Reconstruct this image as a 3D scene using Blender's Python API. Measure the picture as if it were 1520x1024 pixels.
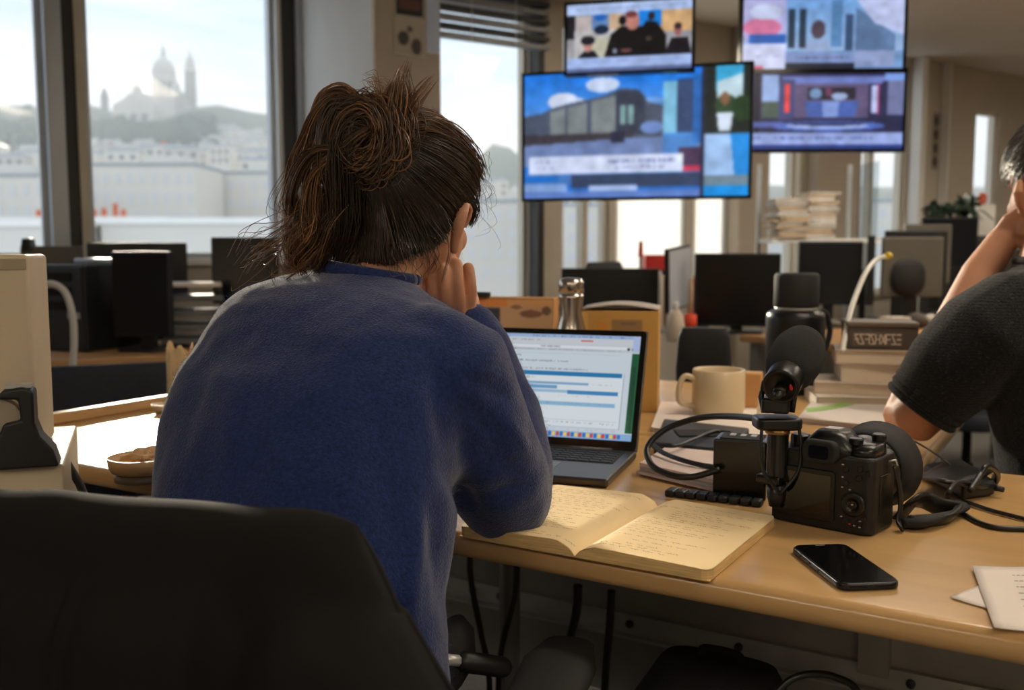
import bpy, bmesh, math, random
import numpy as np
from mathutils import Vector, Matrix, Euler, Quaternion, noise as mnoise
random.seed(7); np.random.seed(7)
for o in list(bpy.data.objects): bpy.data.objects.remove(o)
S = bpy.context.scene
COL = S.collection
R = math.radians
# ------------------------------------------------------------------ camera
F = 1450.0; CAMZ = 1.10; PITCH = R(5.6)
cam = bpy.data.cameras.new('camera'); camo = bpy.data.objects.new('camera', cam); COL.objects.link(camo)
camo.location = (0, 0, CAMZ); camo.rotation_euler = (R(90)-PITCH, 0, 0)
cam.sensor_width = 36.0; cam.lens = 36.0*F/1520.0; cam.clip_start = .02; cam.clip_end = 6000
cam.dof.use_dof = True; cam.dof.focus_distance = 1.22; cam.dof.aperture_fstop = 4.6
S.camera = camo
S.view_settings.view_transform = 'Standard'; S.view_settings.look = 'None'
S.view_settings.gamma = 1.0; S.view_settings.use_curve_mapping = False
S.view_settings.exposure = 0.0
# ------------------------------------------------------------------ world sky
wd = bpy.data.worlds.new('sky'); S.world = wd; wd.use_nodes = True
nt = wd.node_tree; nt.nodes.clear()
def N(t, ty, **k):
    n = t.nodes.new(ty)
    for a, b in k.items():
        if a.startswith('i_'): n.inputs[a[2:].replace('_', ' ')].default_value = b
        else: setattr(n, a, b)
    return n
tc = N(nt, 'ShaderNodeTexCoord'); mp = N(nt, 'ShaderNodeMapping')
mp.inputs['Scale'].default_value = (1.6, 1.6, 11.0)
nz = N(nt, 'ShaderNodeTexNoise'); nz.inputs['Scale'].default_value = 1.5; nz.inputs['Detail'].default_value = 5; nz.inputs['Roughness'].default_value = .52
cr = N(nt, 'ShaderNodeValToRGB')
cr.color_ramp.elements[0].position = .36; cr.color_ramp.elements[0].color = (.60, .72, .86, 1)
cr.color_ramp.elements[1].position = .60; cr.color_ramp.elements[1].color = (.97, .98, 1.0, 1)
bg = N(nt, 'ShaderNodeBackground'); bg.inputs['Strength'].default_value = 1.5
wo = N(nt, 'ShaderNodeOutputWorld')
nt.links.new(tc.outputs['Generated'], mp.inputs['Vector']); nt.links.new(mp.outputs['Vector'], nz.inputs['Vector'])
nt.links.new(nz.outputs['Fac'], cr.inputs['Fac']); nt.links.new(cr.outputs['Color'], bg.inputs['Color'])
nt.links.new(bg.outputs['Background'], wo.inputs['Surface'])
# ------------------------------------------------------------------ sun (hazy, low, through the windows)
sun = bpy.data.lights.new('sun', 'SUN'); sun.energy = 6.5; sun.angle = R(4); sun.color = (1, .86, .66)
suno = bpy.data.objects.new('sun', sun); COL.objects.link(suno)
sd = Vector((.36, -.90, -.25)).normalized()          # direction the light travels
suno.rotation_euler = sd.to_track_quat('-Z', 'Y').to_euler(); suno.location = (-20, 20, 20)

# ------------------------------------------------------------------ pixel helpers
FW = Vector((0, math.cos(PITCH), -math.sin(PITCH))); UP = Vector((0, math.sin(PITCH), math.cos(PITCH)))
C0 = Vector((0, 0, CAMZ))
def ray(px, py): return FW + Vector((1, 0, 0))*((px-760)/F) + UP*((512-py)/F)
def P(px, py, d):                                    # point seen at a pixel, at distance y = d
    r = ray(px, py); return C0 + r*(d/r.y)
def PZ(px, py, z):                                   # point seen at a pixel on the height z
    r = ray(px, py); return C0 + r*((z-CAMZ)/r.z)
def s2l(c):
    c = np.asarray(c, float); return np.where(c <= .04045, c/12.92, ((c+.055)/1.055)**2.4)
def rgb(r, g, b): return tuple(float(x) for x in s2l([r/255, g/255, b/255]))
# ------------------------------------------------------------------ materials
MATS = {}
def mat(name, col, rough=.5, metal=0., nscale=0, namt=.15, bump=0, bscale=60, sheen=0, coat=0, spec=.5, stretch=None, emit=0, trans=0, sss=0, det=3, bdist=.01, aniso=0):
    if name in MATS: return MATS[name]
    m = bpy.data.materials.new(name); m.use_nodes = True; t = m.node_tree
    b = t.nodes['Principled BSDF']
    b.inputs['Base Color'].default_value = (*col, 1); b.inputs['Roughness'].default_value = rough
    b.inputs['Metallic'].default_value = metal; b.inputs['Specular IOR Level'].default_value = spec
    if sheen:
        b.inputs['Sheen Weight'].default_value = sheen; b.inputs['Sheen Roughness'].default_value = .4
    if coat: b.inputs['Coat Weight'].default_value = coat; b.inputs['Coat Roughness'].default_value = .08
    if sss:
        b.inputs['Subsurface Weight'].default_value = sss; b.inputs['Subsurface Radius'].default_value = (.012, .005, .003); b.inputs['Subsurface Scale'].default_value = 1
    if emit:
        b.inputs['Emission Color'].default_value = (*col, 1); b.inputs['Emission Strength'].default_value = emit
    if trans: b.inputs['Transmission Weight'].default_value = trans
    tcn = N(t, 'ShaderNodeTexCoord'); mpn = N(t, 'ShaderNodeMapping')
    if stretch: mpn.inputs['Scale'].default_value = stretch
    t.links.new(tcn.outputs['Object'], mpn.inputs['Vector'])
    if nscale:
        n = N(t, 'ShaderNodeTexNoise'); n.inputs['Scale'].default_value = nscale; n.inputs['Detail'].default_value = det
        t.links.new(mpn.outputs['Vector'], n.inputs['Vector'])
        r = N(t, 'ShaderNodeValToRGB')
        c = np.array(col); lo = c*(1-namt); hi = np.minimum(c*(1+namt), 1)
        r.color_ramp.elements[0].position = .3; r.color_ramp.elements[0].color = (*lo, 1)
        r.color_ramp.elements[1].position = .7; r.color_ramp.elements[1].color = (*hi, 1)
        t.links.new(n.outputs['Fac'], r.inputs['Fac']); t.links.new(r.outputs['Color'], b.inputs['Base Color'])
    if bump:
        n2 = N(t, 'ShaderNodeTexNoise'); n2.inputs['Scale'].default_value = bscale; n2.inputs['Detail'].default_value = 3
        t.links.new(mpn.outputs['Vector'], n2.inputs['Vector'])
        bn = N(t, 'ShaderNodeBump'); bn.inputs['Strength'].default_value = bump; bn.inputs['Distance'].default_value = bdist
        t.links.new(n2.outputs['Fac'], bn.inputs['Height']); t.links.new(bn.outputs['Normal'], b.inputs['Normal'])
    MATS[name] = m; return m
def glass_mat(name, tint=(.95, .97, .98), gl=.012):
    if name in MATS: return MATS[name]
    m = bpy.data.materials.new(name); m.use_nodes = True; t = m.node_tree; t.nodes.clear()
    o = N(t, 'ShaderNodeOutputMaterial'); mx = N(t, 'ShaderNodeMixShader'); mx.inputs[0].default_value = gl
    a = N(t, 'ShaderNodeBsdfTransparent'); a.inputs['Color'].default_value = (*tint, 1)
    g = N(t, 'ShaderNodeBsdfGlossy'); g.inputs['Roughness'].default_value = .03
    t.links.new(a.outputs[0], mx.inputs[1]); t.links.new(g.outputs[0], mx.inputs[2]); t.links.new(mx.outputs[0], o.inputs['Surface'])
    MATS[name] = m; return m
def screen_mat(name, strength):
    if name in MATS: return MATS[name]
    m = bpy.data.materials.new(name); m.use_nodes = True; t = m.node_tree
    b = t.nodes['Principled BSDF']; b.inputs['Base Color'].default_value = (.01, .01, .012, 1); b.inputs['Roughness'].default_value = .25
    a = N(t, 'ShaderNodeAttribute'); a.attribute_name = 'Col'
    t.links.new(a.outputs['Color'], b.inputs['Emission Color']); b.inputs['Emission Strength'].default_value = strength
    MATS[name] = m; return m
# ------------------------------------------------------------------ mesh builder
class MB:
    def __init__(s): s.v = []; s.f = []
    def add(s, vs, fs, M=None):
        k = len(s.v)
        s.v += [tuple(M @ Vector(p)) for p in vs] if M is not None else [tuple(p) for p in vs]
        s.f += [tuple(i+k for i in f) for f in fs]; return s
    def box(s, c, d, rz=0, M=None, taper=1.0):
        x, y, z = d[0]/2, d[1]/2, d[2]/2
        vs = [(-x, -y, -z), (x, -y, -z), (x, y, -z), (-x, y, -z)] + [(-x*taper, -y*taper, z), (x*taper, -y*taper, z), (x*taper, y*taper, z), (-x*taper, y*taper, z)]
        T = Matrix.Translation(c) @ Matrix.Rotation(rz, 4, 'Z')
        if M is not None: T = M @ T
        return s.add(vs, [(0, 3, 2, 1), (4, 5, 6, 7), (0, 1, 5, 4), (1, 2, 6, 5), (2, 3, 7, 6), (3, 0, 4, 7)], T)
    def prism(s, poly, z0, z1, M=None):
        n = len(poly); vs = [(x, y, z0) for x, y in poly]+[(x, y, z1) for x, y in poly]
        fs = [tuple(range(n-1, -1, -1)), tuple(range(n, 2*n))]+[(i, (i+1) % n, n+(i+1) % n, n+i) for i in range(n)]
        return s.add(vs, fs, M)
    def tube(s, pts, r, n=8, cap=True, flat=None, up=None, round_cap=False):
        pts = [Vector(p) for p in pts]; m = len(pts)
        rs = list(r) if hasattr(r, '__len__') else [r]*m
        if round_cap:
            a = (pts[0]-pts[1]).normalized(); b = (pts[-1]-pts[-2]).normalized()
            pre = [(pts[0]+a*rs[0]*k, rs[0]*q) for k, q in ((.97, .2), (.8, .6), (.45, .89))]
            post = [(pts[-1]+b*rs[-1]*k, rs[-1]*q) for k, q in ((.45, .89), (.8, .6), (.97, .2))]
            pts = [p for p, _ in pre]+pts+[p for p, _ in post]; rs = [q for _, q in pre]+rs+[q for _, q in post]; m = len(pts)
        T = []
        for i in range(m):
            t = pts[min(i+1, m-1)]-pts[max(i-1, 0)]
            T.append(t.normalized() if t.length > 1e-9 else Vector((0, 0, 1)))
        ref = Vector(up) if up else (Vector((0, 0, 1)) if abs(T[0].z) < .9 else Vector((1, 0, 0)))
        a = (ref-T[0]*ref.dot(T[0])).normalized(); k0 = len(s.v)
        for i in range(m):
            a = (a-T[i]*a.dot(T[i]))
            a = a.normalized() if a.length > 1e-6 else T[i].orthogonal().normalized()
            b = T[i].cross(a)
            for j in range(n):
                th = 2*math.pi*j/n
                ra = rs[i]; rb = rs[i]*(flat if flat else 1)
                s.v.append(tuple(pts[i]+a*(math.cos(th)*rb)+b*(math.sin(th)*ra)))
        for i in range(m-1):
            for j in range(n):
                p = k0+i*n+j; q = k0+i*n+(j+1) % n
                s.f.append((p, q, q+n, p+n))
        if cap:
            s.f.append(tuple(k0+j for j in range(n-1, -1, -1))); s.f.append(tuple(k0+(m-1)*n+j for j in range(n)))
        return s
    def cyl(s, p0, p1, r0, r1=None, n=16): return s.tube([p0, p1], [r0, r0 if r1 is None else r1], n)
    def lathe(s, prof, n=24, M=None, close=True):
        vs = []; fs = []; m = len(prof)
        for r, z in prof:
            for j in range(n):
                a = 2*math.pi*j/n; vs.append((r*math.cos(a), r*math.sin(a), z))
        for i in range(m-1):
            for j in range(n):
                p = i*n+j; q = i*n+(j+1) % n; fs.append((p, q, q+n, p+n))
        if close:
            fs.append(tuple(range(n-1, -1, -1))); fs.append(tuple((m-1)*n+j for j in range(n)))
        return s.add(vs, fs, M)
    def ell(s, c, r, M=None, nu=20, nv=12):
        vs = []; fs = []
        for i in range(nv+1):
            ph = math.pi*i/nv - math.pi/2
            if i in (0, nv): ph *= .985
            for j in range(nu):
                a = 2*math.pi*j/nu
                vs.append((r[0]*math.cos(ph)*math.cos(a), r[1]*math.cos(ph)*math.sin(a), r[2]*math.sin(ph)))
        for i in range(nv):
            for j in range(nu):
                p = i*nu+j; q = i*nu+(j+1) % nu; fs.append((p, q, q+nu, p+nu))
        fs.append(tuple(range(nu-1, -1, -1))); fs.append(tuple(nv*nu+j for j in range(nu)))
        T = Matrix.Translation(c)
        if M is not None: T = T @ M
        return s.add(vs, fs, T)
    def loft(s, rings, n=24, power=2.0):          # rings: (centre, axis_a*ra, axis_b*rb)
        k0 = len(s.v); m = len(rings)
        for c, A, B in rings:
            for j in range(n):
                th = 2*math.pi*j/n; ca, sa = math.cos(th), math.sin(th)
                e = 2/power
                s.v.append(tuple(Vector(c)+Vector(A)*(math.copysign(abs(ca)**e, ca))+Vector(B)*(math.copysign(abs(sa)**e, sa))))
        for i in range(m-1):
            for j in range(n):
                p = k0+i*n+j; q = k0+i*n+(j+1) % n; s.f.append((p, q, q+n, p+n))
        s.f.append(tuple(k0+j for j in range(n-1, -1, -1))); s.f.append(tuple(k0+(m-1)*n+j for j in range(n)))
        return s
    def grid(s, fn, nu, nv, wrap=False):
        k0 = len(s.v)
        for i in range(nv+1):
            for j in range(nu+1): s.v.append(tuple(fn(j/nu, i/nv)))
        for i in range(nv):
            for j in range(nu):
                p = k0+i*(nu+1)+j; s.f.append((p, p+1, p+nu+2, p+nu+1))
        return s
    def build(s, name, m, parent=None, smooth=False, bevel=0, seg=2, solid=0, sub=0, fix=False, loc=None, rz=0):
        me = bpy.data.meshes.new(name); me.from_pydata(s.v, [], s.f)
        if fix:
            bm = bmesh.new(); bm.from_mesh(me); bmesh.ops.recalc_face_normals(bm, faces=bm.faces); bm.to_mesh(me); bm.free()
        me.update()
        o = bpy.data.objects.new(name, me); COL.objects.link(o)
        if m: me.materials.append(m)
        if smooth:
            for p in me.polygons: p.use_smooth = True
        if solid:
            q = o.modifiers.new('solid', 'SOLIDIFY'); q.thickness = solid; q.offset = 0
        if bevel:
            q = o.modifiers.new('bevel', 'BEVEL'); q.width = bevel; q.segments = seg; q.limit_method = 'ANGLE'; q.angle_limit = R(35)
            for p in me.polygons: p.use_smooth = True
            q2 = o.modifiers.new('wn', 'WEIGHTED_NORMAL'); q2.keep_sharp = True
        if sub:
            q = o.modifiers.new('sub', 'SUBSURF'); q.levels = sub; q.render_levels = sub
        if parent: o.parent = parent
        if loc is not None: o.location = loc
        if rz: o.rotation_euler.z = rz
        return o
def tag(o, label, cat, group=None, kind=None):
    o['label'] = label; o['category'] = cat
    if group: o['group'] = group
    if kind: o['kind'] = kind
    return o
def struct(o, label=None):
    o['kind'] = 'structure'
    if label: o['label'] = label
    return o
def empty(name, loc=(0, 0, 0), rz=0):
    o = bpy.data.objects.new(name, None); COL.objects.link(o); o.location = loc; o.rotation_euler.z = rz; o.empty_display_size = .05
    return o
def thing(name, label, cat, loc=(0, 0, 0), rz=0, group=None): return tag(empty(name, loc, rz), label, cat, group)
def spline(pts, k=8):                              # Catmull-Rom
    p = [Vector(q) for q in pts]; p = [p[0]*2-p[1]]+p+[p[-1]*2-p[-2]]; out = []
    for i in range(1, len(p)-2):
        for j in range(k):
            t = j/k; a, b, c, d = p[i-1:i+3]
            out.append(.5*((2*b)+(c-a)*t+(2*a-5*b+4*c-d)*t*t+(3*b-a-3*c+d)*t**3))
    out.append(p[-2]); return out
def baked(o):                                     # freeze modifiers into the mesh
    dg = bpy.context.evaluated_depsgraph_get(); dg.update()
    me = bpy.data.meshes.new_from_object(o.evaluated_get(dg)); o.modifiers.clear(); o.data = me; return o
def verts(o):
    me = o.data; a = np.empty(len(me.vertices)*3); me.vertices.foreach_get('co', a); return a.reshape(-1, 3)
def set_verts(o, a): o.data.vertices.foreach_set('co', a.astype(float).ravel()); o.data.update()
def norms(o):
    me = o.data; a = np.empty(len(me.vertices)*3); me.vertices.foreach_get('normal', a); return a.reshape(-1, 3)
# ------------------------------------------------------------------ picture painter for screens (colours in sRGB)
class Img:
    def __init__(s, w, h, c=(0, 0, 0)):
        s.w, s.h = w, h; s.a = np.zeros((h, w, 3)); s.a[:] = np.array(c)/255
        s.x, s.y = np.meshgrid((np.arange(w)+.5)/w, (np.arange(h)+.5)/h)
    def mask(s, m, c, al=1.0): s.a[m] = s.a[m]*(1-al)+np.array(c)/255*al
    def rect(s, x0, y0, x1, y1, c, al=1.0): s.mask((s.x >= x0) & (s.x < x1) & (s.y >= y0) & (s.y < y1), c, al)
    def ell(s, cx, cy, rx, ry, c, al=1.0): s.mask(((s.x-cx)/rx)**2+((s.y-cy)/ry)**2 < 1, c, al)
    def poly(s, pts, c, al=1.0):
        ins = np.zeros_like(s.x, bool); n = len(pts)
        for i in range(n):
            x0, y0 = pts[i]; x1, y1 = pts[(i+1) % n]
            if y0 == y1: continue
            k = ((y0 > s.y) != (y1 > s.y)) & (s.x < (x1-x0)*(s.y-y0)/(y1-y0)+x0); ins ^= k
        s.mask(ins, c, al)
    def vgrad(s, x0, y0, x1, y1, c0, c1):
        m = (s.x >= x0) & (s.x < x1) & (s.y >= y0) & (s.y < y1)
        t = ((s.y-y0)/(y1-y0))[m][:, None]; s.a[m] = (np.array(c0)*(1-t)+np.array(c1)*t)/255
    def text(s, x0, y0, x1, h, c, al=.7, dens=.75):
        x = x0
        while x < x1:
            w = random.uniform(.004, .012)
            if random.random() < dens: s.rect(x, y0+random.uniform(0, .2)*h, x+w*.75, y0+h*random.uniform(.7, 1), c, al)
            x += w
    def noise(s, amt): s.a = np.clip(s.a+np.random.normal(0, amt, s.a.shape[:2]+(1,)), 0, 1)
    def mottle(s, amt=.05, k=9):
        g = np.random.normal(0, 1, (s.h//k+2, s.w//k+2)); yy = np.arange(s.h)/k; xx = np.arange(s.w)/k; y0 = yy.astype(int); x0 = xx.astype(int); fy = (yy-y0)[:, None]; fx = (xx-x0)[None]
        g = (g[y0][:, x0]*(1-fx)+g[y0][:, x0+1]*fx)*(1-fy)+(g[y0+1][:, x0]*(1-fx)+g[y0+1][:, x0+1]*fx)*fy
        s.a = np.clip(s.a*(1+amt*g[:, :, None]), 0, 1)
    def blur(s, k=1):
        for _ in range(k):
            p = np.pad(s.a, ((1, 1), (1, 1), (0, 0)), 'edge')
            s.a = (p[:-2, 1:-1]+p[2:, 1:-1]+p[1:-1, :-2]+p[1:-1, 2:]+4*p[1:-1, 1:-1])/8
    def mesh(s, name, W, H, m, parent, M=None):      # flat picture in local x (right), z (up), facing -y
        b = MB(); w, h = s.w, s.h
        b.grid(lambda u, v: (-W/2+W*u, 0, H/2-H*v), w, h)
        b.f = [f[::-1] for f in b.f]
        o = b.build(name, m, parent)
        if M is not None: o.matrix_local = M
        ca = o.data.color_attributes.new('Col', 'FLOAT_COLOR', 'CORNER')
        lin = s2l(np.clip(s.a, 0, 1)).reshape(-1, 3)
        arr = np.ones((w*h*4, 4)); arr[:, :3] = np.repeat(lin, 4, axis=0); ca.data.foreach_set('color', arr.ravel())
        return o
# ================================================================== room shell
A0 = Vector((-.98, 4.65, 0)); AW = Vector((.841, .541, 0)).normalized(); AN = Vector((AW.y, -AW.x, 0)); AANG = math.atan2(AW.y, AW.x)
def tA(px, off=0):
    k = (px-760)/F; a = A0+AN*off; return (k*a.y-a.x)/(AW.x-k*AW.y)
def A(t, off=0, z=0): return A0+AW*t+AN*off+Vector((0, 0, z))
def abox(mb, t0, t1, o0, o1, z0, z1):             # box in wall coordinates (off > 0 is into the room)
    return mb.box(A((t0+t1)/2, (o0+o1)/2, (z0+z1)/2), (abs(t1-t0), abs(o1-o0), abs(z1-z0)), AANG)
CEIL = 2.45
M_wall = mat('wall_paint', rgb(186, 178, 166), .75, nscale=3, namt=.05, bump=.05, bscale=120)
M_pier = mat('pier_paint', rgb(172, 162, 148), .7, nscale=3, namt=.05)
M_white = mat('white_paint', rgb(225, 224, 220), .6, nscale=4, namt=.03)
M_alu = mat('aluminium_frame', rgb(178, 184, 190), .38, .35, nscale=6, namt=.05)
M_dark = mat('dark_frame', rgb(52, 50, 48), .5, .1, nscale=6, namt=.1)
M_cream = mat('cream_frame', rgb(196, 188, 172), .5, nscale=6, namt=.05)
M_glass = glass_mat('window_glass')
M_ceil = mat('ceiling_paint', rgb(205, 198, 186), .55, nscale=2, namt=.05, bump=.03, bscale=80)
M_floor = mat('grey_carpet', rgb(126, 123, 118), .95, nscale=160, namt=.3, bump=.3, bscale=300)
TL, TR = -4.55, 9.3
pl, pr = A(TL), A(TR)
XL, XR, YB = pl.x, pr.x, -3.0
room = [(XL, YB), (XR, YB), (XR, pr.y), (pl.x, pl.y)]
struct(MB().prism(room, -.12, 0).build('floor', M_floor), 'grey carpet floor of the open plan office')
struct(MB().prism(room, CEIL, CEIL+.12).build('ceiling', M_ceil), 'pale painted office ceiling')
struct(MB().box((XL-.1, (YB+pl.y)/2, CEIL/2), (.2, pl.y-YB, CEIL)).build('wall_left', M_wall), 'plain side wall beside the windows')
struct(MB().box((XR+.1, (YB+pr.y)/2, CEIL/2), (.2, pr.y-YB, CEIL)).build('wall_right', M_wall), 'plain side wall at the far end of the office')
struct(MB().box(((XL+XR)/2, YB-.1, CEIL/2), (XR-XL, .2, CEIL)).build('wall_back', M_wall), 'plain wall opposite the windows')
tp = tA(455); PW = .30
# windows: (t0, t1, sill, head, inner mullion ts, glass?)
WINS = [(TL+.05, tA(80), 1.06, 2.30, [TL+.05+(tA(80)-TL-.05)*k/3 for k in (1, 2)]), (tA(137), tA(418), 1.06, 2.30, []),
        (tp+PW, tA(785), .80, 2.34, []), (tA(832), tA(903), .80, 2.34, [tA(870)]), (tA(912), tA(1016), .92, 2.20, []), (tA(1027), tA(1076), .92, 2.20, []),
        (tA(1137), tA(1190), .80, 2.34, [tA(1176)]), (tA(1272), tA(1336), .80, 2.34, [tA(1290)]), (tA(1437), tA(1470), .80, 2.15, [])]
w = MB()
edges = [TL]
for t0, t1, *_ in WINS: edges += [t0, t1]
edges.append(TR)
for i in range(0, len(edges), 2):                 # solid strips between windows
    if edges[i+1]-edges[i] > .002: abox(w, edges[i], edges[i+1], -.08, 0, 0, CEIL)
for t0, t1, s, h, _ in WINS:
    abox(w, t0, t1, -.08, 0, 0, s); abox(w, t0, t1, -.08, 0, h, CEIL)
struct(w.build('wall_front', M_wall), 'window wall with piers and wide glazed bays')
for i, (t0, t1, s, h, ms) in enumerate(WINS):
    f = MB(); fw = .025
    for a, b in ((t0, t0+fw), (t1-fw, t1)): abox(f, a, b, -.075, -.02, s, h)
    abox(f, t0, t1, -.075, -.02, s, s+fw); abox(f, t0, t1, -.075, -.02, h-fw, h)
    for m in ms: abox(f, m-.02, m+.02, -.075, -.015, s, h)
    wo_ = struct(f.build('window_%d' % (i+1), M_alu if i < 2 else M_cream), 'glazed window bay of the office')
    cuts = [t0]+ms+[t1]
    for a, b in zip(cuts[:-1], cuts[1:]):
        g = MB(); abox(g, a+.02, b-.02, -.055, -.047, s+.02, h-.02); g.build('pane', M_glass, wo_)
    sl = MB(); abox(sl, t0-.02, t1+.02, -.06, .05, s-.03, s); sl.build('sill', M_white if i < 2 else M_cream, wo_, bevel=.004)
# broad mullion between the first two windows and the dark window edge
m = MB(); abox(m, tA(80), tA(106), -.10, .05, 1.06, 2.34); o = struct(m.build('trim_1', M_alu, bevel=.006), 'broad aluminium window mullion')
m = MB(); abox(m, tA(106), tA(125), -.10, .015, 1.06, 2.34); m.build('dark_gasket', M_dark, o)
m = MB(); abox(m, tA(125), tA(138), -.10, .03, 1.06, 2.34); m.build('cream_bead', M_cream, o)
m = MB(); abox(m, tA(417), tA(424), -.08, .02, 1.06, 2.34); o = struct(m.build('trim_2', M_white), 'window jamb beside the pier')
m = MB(); abox(m, tA(424), tA(442), -.08, .03, 1.0, 2.40); m.build('dark_gasket', M_dark, o)
m = MB(); abox(m, tA(442), tA(456), -.08, .05, 1.0, 2.40); m.build('jamb_lining', M_alu, o)
m = MB(); abox(m, TL, tA(445), -.05, .03, 2.285, 2.33); struct(m.build('trim_3', M_dark), 'dark blind box over the windows')
# piers
def pier(name, t0, t1, dep, m, label, z1=CEIL):
    b = MB(); abox(b, t0, t1, 0, dep, 0, z1); return struct(b.build(name, m, bevel=.008), label)
DP = .80
pier('wall_pier', tp, tp+PW, DP, M_pier, 'pier projecting between the windows')
pl_ = MB(); abox(pl_, tp-.012, tp, .05, DP+.004, 0, CEIL); struct(pl_.build('pier_lit_board', M_white), 'added white board giving the pier side a window-lit tone')  # white board added so this pier side looks lit by the window
pier('wall_pier', tA(1077), tA(1137, .10), .10, M_pier, 'pier behind the hanging televisions')
pier('wall_pier', tA(1192), tA(1272, .10), .10, M_pier, 'pier behind the newspapers')
pier('wall_pier', tA(1340), tA(1366, .10), .10, M_white, 'white pier at the end of the televisions')
pier('wall_pier', tA(1386), tA(1399, .08), .08, M_white, 'slim white post beside the plants')
m = MB(); abox(m, tA(795), tA(812), -.05, .06, 0.8, 2.40); abox(m, tA(812), tA(830), -.05, .03, .8, 2.4); struct(m.build('trim_4', M_cream), 'cream window post beside the blind')
m = MB(); abox(m, tA(786), tA(795), -.05, .08, 0.8, 2.40); struct(m.build('trim_5', M_dark), 'dark window edge')
# skirting
m = MB(); abox(m, TL, TR, 0, .015, 0, .08); struct(m.build('baseboard_front', M_white), 'white skirting under the windows')
# roller blinds: white, pulled down in the bays under the televisions
mt = bpy.data.materials.new('blind_fabric'); mt.use_nodes = True; t_ = mt.node_tree; t_.nodes.clear()
oo = N(t_, 'ShaderNodeOutputMaterial'); mx = N(t_, 'ShaderNodeMixShader'); mx.inputs[0].default_value = .8
d_ = N(t_, 'ShaderNodeBsdfDiffuse'); d_.inputs['Color'].default_value = (.75, .74, .72, 1)
tr_ = N(t_, 'ShaderNodeBsdfTranslucent'); tr_.inputs['Color'].default_value = (.95, .95, .94, 1)
t_.links.new(d_.outputs[0], mx.inputs[1]); t_.links.new(tr_.outputs[0], mx.inputs[2]); t_.links.new(mx.outputs[0], oo.inputs['Surface'])
for k, (a, b) in enumerate(((912, 1016), (1027, 1076))):
    r_ = thing('roller_blind', ['wide white roller blind drawn down behind the largest television', 'narrow white roller blind drawn down against the grey pier'][k], 'blind', A((tA(a)+tA(b))/2, -.008, .9), AANG)
    wd_ = tA(b)-tA(a)-.02
    MB().box((0, 0, .64), (wd_, .004, 1.24)).build('fabric', mt, r_)
    MB().cyl((-wd_/2, 0, 1.29), (wd_/2, 0, 1.29), .022, n=12).build('roller', M_alu, r_, smooth=False)
    MB().box((0, 0, .01), (wd_, .014, .02)).build('bottom_bar', M_white, r_)
# slatted blind over the bay beside the pier
M_sl1 = mat('blind_slat_dark', rgb(70, 72, 76), .45, .2); M_sl2 = mat('blind_slat_grey', rgb(150, 152, 156), .4, .3)
sb = thing('slatted_blind', 'dark grey slatted blind gathered at the top of the window', 'blind', A(tA(655), .09, 2.1), AANG)
L = tA(806, .09)-tA(640, .09)
for k in range(7):
    z = .055+k*.044
    MB().box((L/2-.08, 0, z), (L, .05, .028), M=Matrix.Identity(4)).build('slat', M_sl1 if k % 2 else M_sl2, sb, bevel=.006)
MB().box((L/2-.08, 0, .345), (L, .06, .04)).build('head_rail', M_sl1, sb)
for x in (.12, L-.3): MB().tube([(x, -.028, .03), (x, -.028, .33)], .002, 5).build('cord', M_white, sb)
# ceiling lights
M_lamp = mat('lamp_diffuser', (1.0, .86, .68), .5, emit=22.0)
M_lampw = mat('lamp_frame', rgb(225, 222, 215), .4)
def ceiling_light(x, y, rz, label):
    t = thing('ceiling_light', label, 'light', (x, y, CEIL), rz, 'ceiling lights')
    f = MB()
    for a, b, c, d in ((0, -.145, 1.24, .02), (0, .145, 1.24, .02), (-.61, 0, .02, .27), (.61, 0, .02, .27)): f.box((a, b, -.02), (c, d, .04))
    f.build('frame', M_lampw, t); MB().box((0, 0, -.014), (1.2, .27, .012)).build('diffuser', M_lamp, t)
for i, (x, y, a) in enumerate(((1.25, 1.55, -31), (1.6, -.6, -31), (-1.6, -.9, -31), (2.6, 3.3, -31), (5.2, 5.6, -31), (4.6, 1.0, -31), (.2, -2.0, -31), (1.75, 4.25, -31), (3.9, 4.5, -31))):
    ceiling_light(x, y, R(a), 'long ceiling light panel with a warm white diffuser')
# little spot on the ceiling at the far end
sp = P(1482, 22, 5.1); spot = thing('ceiling_spotlight', 'small round recessed ceiling spotlight', 'light', (sp.x, sp.y, CEIL))
MB().lathe([(.05, -.012), (.06, -.012), (.06, 0), (.05, 0)], 20).build('ring', M_lampw, spot, smooth=True)
MB().lathe([(.001, -.006), (.05, -.006), (.05, 0), (.001, 0)], 20).build('bulb', mat('spot_bulb', (1, .93, .8), .3, emit=3), spot)
# pictures pinned to the pier
PF = DP+.004
def pinned(px0, px1, py0, py1, name, label, img, cat='poster', off=PF, foot=None):
    d = A(tA((px0+px1)/2, off), off).y
    t0, t1 = tA(px0, off), tA(px1, off); z1, z0 = P(px0, py0, d).z, P(px0, py1, d).z
    c = A((t0+t1)/2, off, (z0+z1)/2)
    o = thing(name, label, cat, c, AANG)
    MB().box((0, .001, 0), (t1-t0, .002, z1-z0)).build('sheet', M_white, o)
    img.mesh('print', (t1-t0)*.97, (z1-z0)*.98, mat_print, o, Matrix.Translation((0, -.0012, 0)))
    return o
mat_print = bpy.data.materials.new('flat_print'); mat_print.use_nodes = True
a_ = N(mat_print.node_tree, 'ShaderNodeAttribute'); a_.attribute_name = 'Col'
mat_print.node_tree.links.new(a_.outputs['Color'], mat_print.node_tree.nodes['Principled BSDF'].inputs['Base Color'])
mat_print.node_tree.nodes['Principled BSDF'].inputs['Roughness'].default_value = .6
im = Img(24, 36, (38, 34, 32)); im.rect(.1, .6, .9, .85, (96, 62, 52)); im.ell(.5, .3, .3, .2, (64, 56, 52)); im.blur(2)
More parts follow.
